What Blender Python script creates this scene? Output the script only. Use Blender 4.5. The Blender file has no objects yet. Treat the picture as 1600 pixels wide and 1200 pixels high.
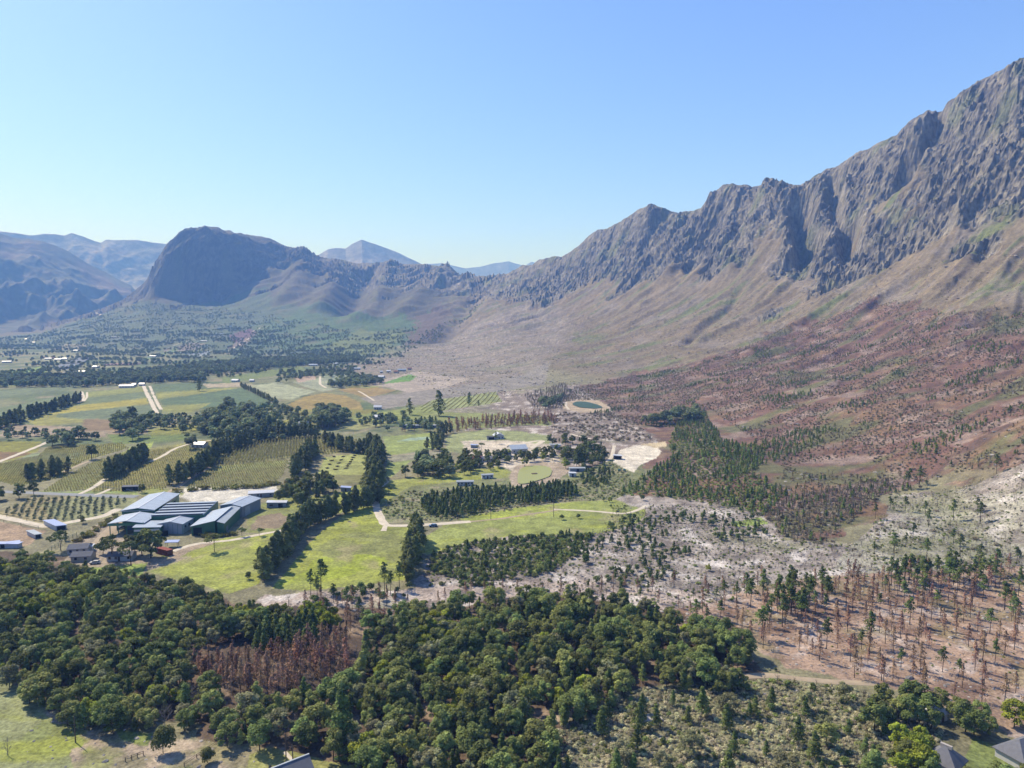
import bpy, math, random
import numpy as np
from math import radians, sin, cos, tan, atan2, hypot, pi

# ------------------------------------------------------------------ camera, sky, sun, exposure
CAM_H = 110.0; PITCH = 5.15; FPX = 1109.0
scene = bpy.context.scene
cam_d = bpy.data.cameras.new('camera'); cam = bpy.data.objects.new('camera', cam_d)
scene.collection.objects.link(cam)
cam.location = (0, 0, CAM_H); cam.rotation_euler = (radians(90 - PITCH), 0, 0)
cam_d.sensor_width = 36.0; cam_d.lens = 36.0 * FPX / 1600.0
cam_d.clip_start = 1.0; cam_d.clip_end = 60000.0
scene.camera = cam
SUN_EL = radians(47.0)
SUN_DIR_H = (-0.80, 0.60)                  # where the sun stands, on the map
world = bpy.data.worlds.new('World'); scene.world = world; world.use_nodes = True
nt = world.node_tree; bg = nt.nodes['Background']
sky = nt.nodes.new('ShaderNodeTexSky'); sky.sky_type = 'NISHITA'; sky.sun_disc = False
sky.sun_elevation = SUN_EL; sky.sun_rotation = atan2(SUN_DIR_H[0], SUN_DIR_H[1])
sky.altitude = 300; sky.air_density = 1.0; sky.dust_density = 0.7; sky.ozone_density = 4.0
_tint = nt.nodes.new('ShaderNodeMix'); _tint.data_type = 'RGBA'; _tint.blend_type = 'MULTIPLY'; _tint.inputs[0].default_value = 1.0
_tint.inputs[7].default_value = (0.80, 0.93, 1.36, 1.0)      # the camera's cool white balance of the sky
nt.links.new(sky.outputs[0], _tint.inputs[6]); nt.links.new(_tint.outputs[2], bg.inputs[0]); bg.inputs[1].default_value = 0.12
sun_d = bpy.data.lights.new('sun', 'SUN'); sun_d.energy = 4.7; sun_d.angle = radians(0.5); sun_d.color = (1.0, 0.96, 0.91)
sun = bpy.data.objects.new('sun', sun_d); scene.collection.objects.link(sun)
_v = np.array([SUN_DIR_H[0] * cos(SUN_EL), SUN_DIR_H[1] * cos(SUN_EL), sin(SUN_EL)])
from mathutils import Vector
sun.rotation_euler = Vector(-_v).to_track_quat('-Z', 'Y').to_euler()
sun.location = (0, 0, 500)
vs = scene.view_settings; scene.display_settings.display_device = 'sRGB'
vs.view_transform = 'Standard'; vs.look = 'None'; vs.exposure = 0.60; vs.gamma = 1.0; vs.use_curve_mapping = False
scene.cycles.max_bounces = 4; scene.cycles.diffuse_bounces = 2; scene.cycles.glossy_bounces = 2
scene.cycles.volume_bounces = 0; scene.cycles.transparent_max_bounces = 4

rng = np.random.default_rng(11); random.seed(5)
COL = scene.collection

# ------------------------------------------------------------------ noise
def _hash(ix, iy, seed):
    h = (ix.astype(np.int64) * 374761393 + iy.astype(np.int64) * 668265263 + seed * 1442695041) & 0xFFFFFFFF
    h = ((h ^ (h >> 13)) * 1274126177) & 0xFFFFFFFF
    h = ((h ^ (h >> 16)) * 2246822519) & 0xFFFFFFFF
    return (h ^ (h >> 15)) & 0xFFFFFFFF
def perlin(x, y, seed=0):
    x0 = np.floor(x); y0 = np.floor(y); fx = x - x0; fy = y - y0
    u = fx * fx * fx * (fx * (fx * 6 - 15) + 10); v = fy * fy * fy * (fy * (fy * 6 - 15) + 10)
    def g(ax, ay, dx, dy):
        a = _hash(ax, ay, seed) * (2 * pi / 4294967296.0)
        return np.cos(a) * dx + np.sin(a) * dy
    n00 = g(x0, y0, fx, fy); n10 = g(x0 + 1, y0, fx - 1, fy)
    n01 = g(x0, y0 + 1, fx, fy - 1); n11 = g(x0 + 1, y0 + 1, fx - 1, fy - 1)
    return 1.5 * ((n00 * (1 - u) + n10 * u) * (1 - v) + (n01 * (1 - u) + n11 * u) * v)
def fbm(x, y, o=4, seed=0, gain=0.5, lac=2.03):
    s = 0; a = 1; t = 0
    for i in range(o):
        s = s + a * perlin(x, y, seed + i * 17); t += a; a *= gain; x = x * lac + 5.3; y = y * lac + 1.7
    return s / t
def ridged(x, y, o=4, seed=0, gain=0.5):
    s = 0; a = 1; t = 0; w = 1.0
    for i in range(o):
        n = 1 - np.abs(perlin(x, y, seed + i * 31)) * 1.6
        n = np.clip(n, 0, 1) ** 2 * w; w = np.clip(n * 1.6, 0, 1)
        s = s + a * n; t += a; a *= gain; x = x * 2.07 + 3.1; y = y * 2.07 + 8.2
    return s / t
def sstep(a, b, x):
    t = np.clip((x - a) / (b - a), 0, 1); return t * t * (3 - 2 * t)

# ------------------------------------------------------------------ survey: a sight line of the photograph -> azimuth and slope
CP, SP = cos(radians(PITCH)), sin(radians(PITCH))
def sight(px, py):
    up = (600.0 - py) * CP - FPX * SP; fw = FPX * CP + (600.0 - py) * SP; rt = px - 800.0
    h = hypot(fw, rt); return atan2(rt, fw), up / h
def tab(rows):
    out = []
    for px, py, d in rows:
        a, s = sight(px, py); out.append((a, d, CAM_H + d * s))
    out.sort(); return np.array(out)
SKYLINE = [(-300,515),(-100,516),(0,518),(60,512),(100,500),(150,484),(190,468),(215,450),(228,438),(236,425),(243,410),(255,393),(270,378),(285,366),(300,360),(320,357),(345,359),(370,363),(400,368),(420,371),(432,377),(445,384),(455,387),(475,396),(485,401),(520,404),(560,409),(600,411),(625,413),(650,413),(665,415),(685,416),(700,422),(720,431),(740,433),(790,430),(800,424),(815,415),(832,413),(843,405),(855,402),(880,400),(893,392),(905,382),(915,372),(935,358),(943,359),(965,348),(985,337),(1000,327),(1010,323),(1025,325),(1045,331),(1060,333),(1080,332),(1095,326),(1105,310),(1120,299),(1130,289),(1145,287),(1160,290),(1175,294),(1190,288),(1205,285),(1220,289),(1240,292),(1252,290),(1270,276),(1290,265),(1300,262),(1330,244),(1345,237),(1370,224),(1400,210),(1415,197),(1425,186),(1440,178),(1452,172),(1465,178),(1472,176),(1480,162),(1500,148),(1530,130),(1560,113),(1580,100),(1592,94),(1610,90),(1700,50),(1900,-20),(2300,-100)]
_cd = [(-300,5800),(60,5500),(100,5300),(150,5300),(225,5200),(280,5200),(360,5250),(440,5250),(480,5200),(600,4900),(700,4500),(790,3900),(840,3600),(900,3350),(1000,3000),(1100,2750),(1200,2500),(1300,2350),(1400,2200),(1500,2100),(1600,2050),(1900,1950),(2300,1800)]
CREST = tab([(p, q, float(np.interp(p, [c[0] for c in _cd], [c[1] for c in _cd]))) for p, q in SKYLINE])
_fa = np.linspace(CREST[0, 0], CREST[-1, 0], 1400); _fz = np.interp(_fa, CREST[:, 0], CREST[:, 2])
_w = 61; _sm = np.convolve(np.pad(_fz, _w // 2, 'edge'), np.hanning(_w) / np.hanning(_w).sum(), 'valid')
_bl = np.clip((_fa + .28) / .05, 0, 1); CREST_S = _sm * _bl + _fz * (1 - _bl)
FOOT_D = [(-300,5000),(0,3900),(100,3300),(150,2900),(200,2700),(240,2700),(320,2600),(400,2450),(480,2300),(600,2000),(700,1700),(790,1450),(840,1350),(900,1150),(1000,950),(1100,780),(1200,640),(1300,540),(1400,480),(1500,430),(1600,390),(1900,330),(2300,280)]
def foot_tab():
    o = []
    for px, d in FOOT_D:
        a, _ = sight(px, 600); o.append((a, d, 0.0))
    return np.array(o)
FOOT = foot_tab()
P1 = tab([(-300,523,5200),(0,528,4200),(60,529,3900),(100,529,3700),(150,525,3600),(200,520,3600),(240,518,3600),(320,515,3500),(400,520,3300),(480,520,3100),(600,540,2500),(700,550,2150),(790,555,1800),(840,560,1650),(900,570,1500),(1000,590,1250),(1100,600,1050),(1200,620,880),(1300,640,770),(1400,660,680),(1500,690,590),(1600,710,520),(1900,760,430),(2300,800,360)])
P2 = tab([(-300,519,5400),(0,524,4700),(60,520,4600),(100,513,4500),(150,505,4400),(200,495,4300),(240,487,4300),(320,490,4200),(400,490,4000),(480,485,3800),(600,500,3400),(700,505,3000),(790,510,2500),(840,515,2350),(900,520,2100),(1000,520,1850),(1100,525,1600),(1200,530,1400),(1300,530,1250),(1400,530,1120),(1500,530,1020),(1600,530,950),(1900,530,850),(2300,530,750)])
P3 = tab([(-300,517,5600),(0,521,5200),(60,516,5150),(100,506,5000),(150,492,4900),(200,475,4800),(225,468,4750),(240,465,4700),(280,468,4700),(320,470,4650),(345,466,4700),(360,457,4700),(400,438,4700),(440,445,4600),(480,440,4500),(600,455,4200),(700,460,3800),(790,470,3100),(840,470,2950),(900,465,2700),(1000,450,2400),(1100,440,2150),(1200,440,1900),(1300,430,1720),(1400,410,1600),(1500,390,1480),(1600,370,1420),(1900,320,1300),(2300,280,1200)])
P4 = tab([(-300,516,5700),(0,520,5350),(60,514,5300),(100,503,5150),(150,489,5050),(200,470,4950),(225,458,4900),(240,424,4850),(255,398,4850),(280,374,4860),(320,363,4860),(360,368,4900),(400,376,5000),(440,392,5050),(480,412,4900),(600,430,4600),(700,435,4200),(790,445,3600),(840,430,3400),(900,420,3100),(1000,382,2780),(1100,360,2500),(1200,340,2250),(1300,320,2100),(1400,280,1950),(1500,230,1850),(1600,180,1800),(1900,90,1720),(2300,0,1600)])
def knots(az):
    K = []
    n = az.size
    fd = np.interp(az, FOOT[:, 0], FOOT[:, 1])
    K.append((np.zeros(n), np.zeros(n))); K.append((fd * 0.5, np.zeros(n))); K.append((fd, np.zeros(n)))
    for T in (P1, P2, P3, P4, CREST):
        K.append((np.interp(az, T[:, 0], T[:, 1]), np.interp(az, T[:, 0], T[:, 2]) if T is not CREST else np.interp(az, _fa, CREST_S)))
    cd, cz = K[-1]
    K.append((cd + 350, cz - 60)); K.append((cd + 2200, np.minimum(cz, 60))); K.append((cd + 90000, np.minimum(cz, 0)))
    return np.array([k[0] for k in K]), np.array([k[1] for k in K])
def base(az, d):
    """smooth ground height and knot coordinate at azimuth, distance (monotone cubic along each azimuth)"""
    D, Z = knots(az); n = D.shape[0]
    h = np.diff(D, axis=0); s = np.diff(Z, axis=0) / h
    m = np.zeros_like(D)
    same = s[:-1] * s[1:] > 0
    w1 = 2 * h[1:] + h[:-1]; w2 = h[1:] + 2 * h[:-1]
    with np.errstate(divide='ignore', invalid='ignore'):
        hm = (w1 + w2) / (w1 / s[:-1] + w2 / s[1:])
    m[1:-1] = np.where(same, hm, 0.0); m[0] = s[0]; m[-1] = s[-1]
    # keep the crest sharp-ish
    k = np.zeros(d.size, int)
    for i in range(1, n - 1): k += (d >= D[i]).astype(int)
    j = np.arange(d.size)
    h0 = h[k, j]; t = (d - D[k, j]) / h0
    z = ((1 + 2 * t) * (1 - t) ** 2) * Z[k, j] + t * (1 - t) ** 2 * h0 * m[k, j] + t * t * (3 - 2 * t) * Z[k + 1, j] + t * t * (t - 1) * h0 * m[k + 1, j]
    return z, k + t
# knot coordinate: 2 foot, 3 P1, 4 P2, 5 P3 (rock base), 6 P4, 7 crest
def strokes_eval(x, y, S):
    out = np.zeros_like(x)
    for pts, wd, amp in S:
        pts = np.array(pts)
        best = np.full(x.shape, 1e9)
        lo = pts.min(0) - 3 * wd; hi = pts.max(0) + 3 * wd
        sel = (x > lo[0]) & (x < hi[0]) & (y > lo[1]) & (y < hi[1])
        if not sel.any(): continue
        X = x[sel]; Y = y[sel]; b = np.full(X.shape, 1e9)
        for (ax, ay), (bx, by) in zip(pts[:-1], pts[1:]):
            dx, dy = bx - ax, by - ay
            t = np.clip(((X - ax) * dx + (Y - ay) * dy) / (dx * dx + dy * dy + 1e-9), 0, 1)
            b = np.minimum(b, np.hypot(X - ax - t * dx, Y - ay - t * dy))
        out[sel] += amp * np.exp(-(b / wd) ** 2)
    return out
STROKES = []
RD = (-0.45, 0.893)                         # the big ridge's own direction; the fall line is square to it
def height(x, y, detail=True, info=False):
    d = np.hypot(x, y); az = np.arctan2(x, y)
    z, k = base(az, d)
    z = z + (np.interp(az, _fa, _fz) - np.interp(az, _fa, CREST_S)) * np.exp(-((k - 7) / np.where(k < 7, .55, .3)) ** 2)
    if not detail: return (z, k) if info else z
    u = x * RD[0] + y * RD[1]; v = x * RD[1] - y * RD[0]      # along the ridge, up the slope
    wx = 60 * fbm(x / 420, y / 420, 3, 91); wy = 60 * fbm(x / 420, y / 420, 3, 92)
    slope = sstep(2.3, 4.6, k) * (1 - sstep(7.6, 9.0, k))
    rocky = sstep(4.95, 5.45, k + 1.5 * fbm(x / 200, y / 200, 5, 7) + .0) * (1 - sstep(7.4, 8.3, k))
    right = sstep(-0.12, 0.05, az)
    edge = 1 - 0.86 * np.exp(-((k - 7.0) / 0.30) ** 2)
    far = np.clip(d / 2600.0, 0.7, 1.9)
    rk = rocky > .01
    if rk.any():
        X, Y, Z0, E = x[rk], y[rk], z[rk], (edge * rocky)[rk]; WX, WY = wx[rk], wy[rk]
        uu = X * -0.60 + Y * 0.80; vv = X * 0.80 + Y * 0.60; wf = sstep(3100, 4000, d[rk])
        def crag(s):
            big = (ridged((uu + WX) / (230 * s), (vv + WY * 2) / (620 * s), 3, 3) - .42) * 44 + (ridged((uu + WX * .8) / (84 * s), (vv + WY) / (230 * s), 3, 23) - .42) * 20
            if s > 1: return big * 1.3 + (ridged((uu + vv * .2) / 66, (vv - uu * .2) / 210, 4, 43, .55) - .4) * 34 + fbm(X / 50, Y / 50, 3, 58) * 10
            blk = np.abs(perlin((uu + vv * .15 + WX * .2) / 17, (vv - uu * .3) / 66, 48)) + .5 * np.abs(perlin((uu - vv * .1) / 8, vv / 26, 49))
            led = np.abs(perlin(vv / 30 + uu / 50 + WX * .02, uu / 60, 50)) + .5 * np.abs(perlin(vv / 13 - uu / 40, uu / 26, 51))
            return big + (ridged((uu + vv * .15 + WX * .3) / 32, (vv - uu * .2) / 120, 3, 43, .55) - .4) * 11 + (ridged(uu / 12 + Z0 / 60, vv / 34, 2, 47, .55) - .4) * 7 - (blk - .4) * 10 - (led - .3) * 13 + fbm(X / 44, Y / 44, 5, 56, .6) * 22
        q = np.zeros(X.shape); n0 = wf < .999; n1 = wf > .001
        full = (X, Y, uu, vv, WX, WY, Z0)
        def sub(m, s):
            nonlocal X, Y, uu, vv, WX, WY, Z0
            X, Y, uu, vv, WX, WY, Z0 = [t[m] for t in full]; r = crag(s); X, Y, uu, vv, WX, WY, Z0 = full; return r
        if n0.any(): q[n0] += sub(n0, 1.0) * (1 - wf[n0])
        if n1.any(): q[n1] += sub(n1, 1.9) * wf[n1]
        z = z.copy(); z[rk] += q * E
    f3 = fbm(x / 15, y / 15, 3, 55)
    z = z + slope * (1 - rocky * .5) * ((ridged((u + wx) / 150, (v + wy) / 900, 3, 71) - .45) * 18 + (ridged((u + wx) / 48, (v + wy) / 300, 3, 73) - .4) * 9 + fbm(x / 40, y / 40, 3, 13) * 3.5 + f3 * 1.2 + 1.8 * np.clip(ridged(x / 30, y / 30, 2, 75) - .62, 0, 1) * 4)
    z = z + edge * strokes_eval(x, y, STROKES)
    flat = 1 - sstep(2.2, 3.2, k)
    z = z + flat * (1.6 * fbm(x / 160, y / 160, 3, 5) * sstep(150, 400, d) + 0.12 * fbm(x / 6, y / 6, 2, 6))
    return (z, k, rocky, slope, d, az) if info else z
def ray(px, py):
    a, s = sight(px, py)
    d = np.geomspace(90, 9000, 800) if s > -0.16 else np.geomspace(CAM_H / -s * .8, CAM_H / -s * 1.15, 60)
    x = d * sin(a); y = d * cos(a)
    z = height(x, y); f = (CAM_H + d * s) - z
    i = np.argmax(f < 0) if (f < 0).any() else len(d) - 1
    if i == 0: i = 1
    t = min(1.0, max(0.0, f[i - 1] / (f[i - 1] - f[i] + 1e-9))); dd = d[i - 1] + t * (d[i] - d[i - 1])
    return (dd * sin(a), dd * cos(a))
def P(pts): return [ray(*p) for p in pts]
def gz(x, y): return float(height(np.array([x]), np.array([y]))[0])
# gullies and buttresses of the big mountain
_S = [  # px path, width m, amplitude m
 ([(1247,312),(1252,345),(1262,395)], 30, -105), ([(1200,300),(1190,345),(1165,400),(1140,430)], 44, 45), ([(1222,310),(1232,350),(1238,395)], 26, 40),
 ([(1302,275),(1305,320),(1312,350)], 14, -45), ([(1325,360),(1330,390)], 18, -60), ([(1300,365),(1290,400),(1275,415)], 24, 26),
 ([(1468,185),(1450,215),(1425,245),(1405,285)], 24, -70), ([(1450,185),(1430,215)], 30, 34),
 ([(1050,338),(1030,352),(1018,375),(1010,395)], 40, -34), ([(1018,330),(1015,345),(1010,355)], 28, 36), ([(1110,315),(1090,350),(1060,400),(1040,440)], 30, 26), ([(1130,320),(1100,370),(1075,420)], 14, -22),
 ([(1165,330),(1140,370),(1100,420)], 15, -26), ([(960,365),(950,385),(945,400)], 22, -25), ([(935,365),(920,395),(905,420)], 30, 24),
 ([(1155,455),(1140,480),(1100,510),(1070,535)], 16, -13), ([(1590,480),(1560,487),(1530,500)], 18, -16),
 ([(745,445),(735,470),(715,500),(690,530)], 60, -35), ([(480,400),(470,430),(445,470)], 90, 60), ([(575,425),(560,450),(548,490)], 80, -70), ([(610,418),(600,455),(560,500)], 70, 40), ([(690,425),(670,455),(630,490)], 70, 40), ([(530,410),(520,450),(500,480)], 60, 35),
]
_tmp = [([ray(*p) for p in pts], w, a) for pts, w, a in _S]
STROKES = _tmp

def inside(x, y, poly):
    poly = np.array(poly); c = np.zeros(x.shape, bool)
    lo = poly.min(0); hi = poly.max(0)
    sel = (x >= lo[0]) & (x <= hi[0]) & (y >= lo[1]) & (y <= hi[1])
    X = x[sel]; Y = y[sel]; cc = np.zeros(X.shape, bool)
    j = len(poly) - 1
    for i in range(len(poly)):
        xi, yi = poly[i]; xj, yj = poly[j]
        if yi != yj:
            cc ^= ((yi > Y) != (yj > Y)) & (X < (xj - xi) * (Y - yi) / (yj - yi) + xi)
        j = i
    c[sel] = cc
    return c
NC, NR = 900, 1050

# ------------------------------------------------------------------ tools
def lin(c):
    c = np.array(c, float) / 255.0
    return np.where(c <= 0.04045, c / 12.92, ((c + 0.055) / 1.055) ** 2.4)
def A(r, g, b, k=1.9): return lin((r, g, b)) / k          # albedo of a level surface seen as (r,g,b) in full sun
def tag(o, label=None, cat=None, group=None, kind=None):
    if label: o['label'] = label
    if cat: o['category'] = cat
    if group: o['group'] = group
    if kind: o['kind'] = kind
    return o
def mesh_obj(name, verts, faces, mats=(), parent=None, smooth=False, link=True):
    me = bpy.data.meshes.new(name); verts = np.asarray(verts, np.float32)
    if isinstance(faces, np.ndarray):
        n = len(faces); w = faces.shape[1]
        me.vertices.add(len(verts)); me.vertices.foreach_set('co', verts.ravel())
        me.loops.add(n * w); me.loops.foreach_set('vertex_index', faces.ravel().astype(np.int32))
        me.polygons.add(n); me.polygons.foreach_set('loop_start', np.arange(0, n * w, w, dtype=np.int32))
        me.update(calc_edges=True); me.validate()
    else:
        me.from_pydata([tuple(v) for v in verts], [], [tuple(f) for f in faces]); me.update()
    if smooth: me.shade_smooth()
    for m in mats: me.materials.append(m)
    o = bpy.data.objects.new(name, me)
    if link: COL.objects.link(o)
    if parent: o.parent = parent
    return o
def color_attr(me, cols, name='tone'):
    at = me.color_attributes.new(name, 'FLOAT_COLOR', 'POINT')
    c = np.ones((len(cols), 4), np.float32); c[:, :3] = cols
    at.data.foreach_set('color', c.ravel())
def N_(nt, t, **kw):
    n = nt.nodes.new(t)
    for k, v in kw.items(): setattr(n, k, v)
    return n
def new_mat(name):
    m = bpy.data.materials.new(name); m.use_nodes = True
    b = m.node_tree.nodes['Principled BSDF']; b.inputs['Roughness'].default_value = 0.9
    b.inputs['Specular IOR Level'].default_value = 0.2
    return m, m.node_tree, b
def ramp(nt, fac, stops):
    r = N_(nt, 'ShaderNodeValToRGB'); e = r.color_ramp.elements
    while len(e) < len(stops): e.new(0.5)
    for el, (p, c) in zip(e, stops):
        el.position = p; el.color = (c, c, c, 1) if not hasattr(c, '__len__') else (*c, 1)
    nt.links.new(fac, r.inputs[0]); return r
def noise_node(nt, vec, scale, detail=4, rough=0.6):
    n = N_(nt, 'ShaderNodeTexNoise'); n.inputs['Scale'].default_value = scale; n.inputs['Detail'].default_value = detail
    n.inputs['Roughness'].default_value = rough; nt.links.new(vec, n.inputs['Vector']); return n
def mul(nt, a, b, fac=1.0):
    m = N_(nt, 'ShaderNodeMix', data_type='RGBA', blend_type='MULTIPLY'); m.inputs[0].default_value = fac
    nt.links.new(a, m.inputs[6]); nt.links.new(b, m.inputs[7]); return m.outputs[2]

def ground_mat(name, s1, s2, s3, bump, bdist, crag=False):
    m, nt, b = new_mat(name)
    at = N_(nt, 'ShaderNodeVertexColor', layer_name='tone'); tc = N_(nt, 'ShaderNodeTexCoord')
    c = at.outputs['Color']
    for sc, lo, hi in ((s1, .80, 1.22), (s2, .66, 1.36), (s3, .55, 1.5)):
        n = noise_node(nt, tc.outputs['Object'], sc, 5, .65)
        c = mul(nt, c, ramp(nt, n.outputs['Fac'], [(.3, lo), (.7, hi)]).outputs[0])
    nt.links.new(c, b.inputs['Base Color'])
    n = noise_node(nt, tc.outputs['Object'], s2 * 1.7, 8, .7)
    bp = N_(nt, 'ShaderNodeBump'); bp.inputs['Strength'].default_value = bump; bp.inputs['Distance'].default_value = bdist
    nt.links.new(n.outputs['Fac'], bp.inputs['Height']); nt.links.new(bp.outputs[0], b.inputs['Normal'])
    if crag:                                                # cracked rock where the slope is bare
        ca = N_(nt, 'ShaderNodeAttribute', attribute_name='crag'); v = N_(nt, 'ShaderNodeTexNoise'); v.noise_type = 'RIDGED_MULTIFRACTAL' if hasattr(v, 'noise_type') else v.noise_type
        v.inputs['Scale'].default_value = .045; v.inputs['Detail'].default_value = 7; v.inputs['Roughness'].default_value = .7; nt.links.new(tc.outputs['Object'], v.inputs['Vector'])
        b2 = N_(nt, 'ShaderNodeBump'); b2.inputs['Distance'].default_value = 5.0; nt.links.new(v.outputs['Fac'], b2.inputs['Height']); nt.links.new(bp.outputs[0], b2.inputs['Normal'])
        st_ = N_(nt, 'ShaderNodeMath', operation='MULTIPLY'); st_.inputs[1].default_value = .8; nt.links.new(ca.outputs['Fac'], st_.inputs[0]); nt.links.new(st_.outputs[0], b2.inputs['Strength']); nt.links.new(b2.outputs[0], b.inputs['Normal'])
    return m
M_GROUND = ground_mat('soil_and_grass', 0.02, 0.12, 0.9, 0.55, 1.2, True)
M_RANGE = ground_mat('distant_slopes', 0.0015, 0.006, 0.02, 0.7, 14.0)

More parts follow.
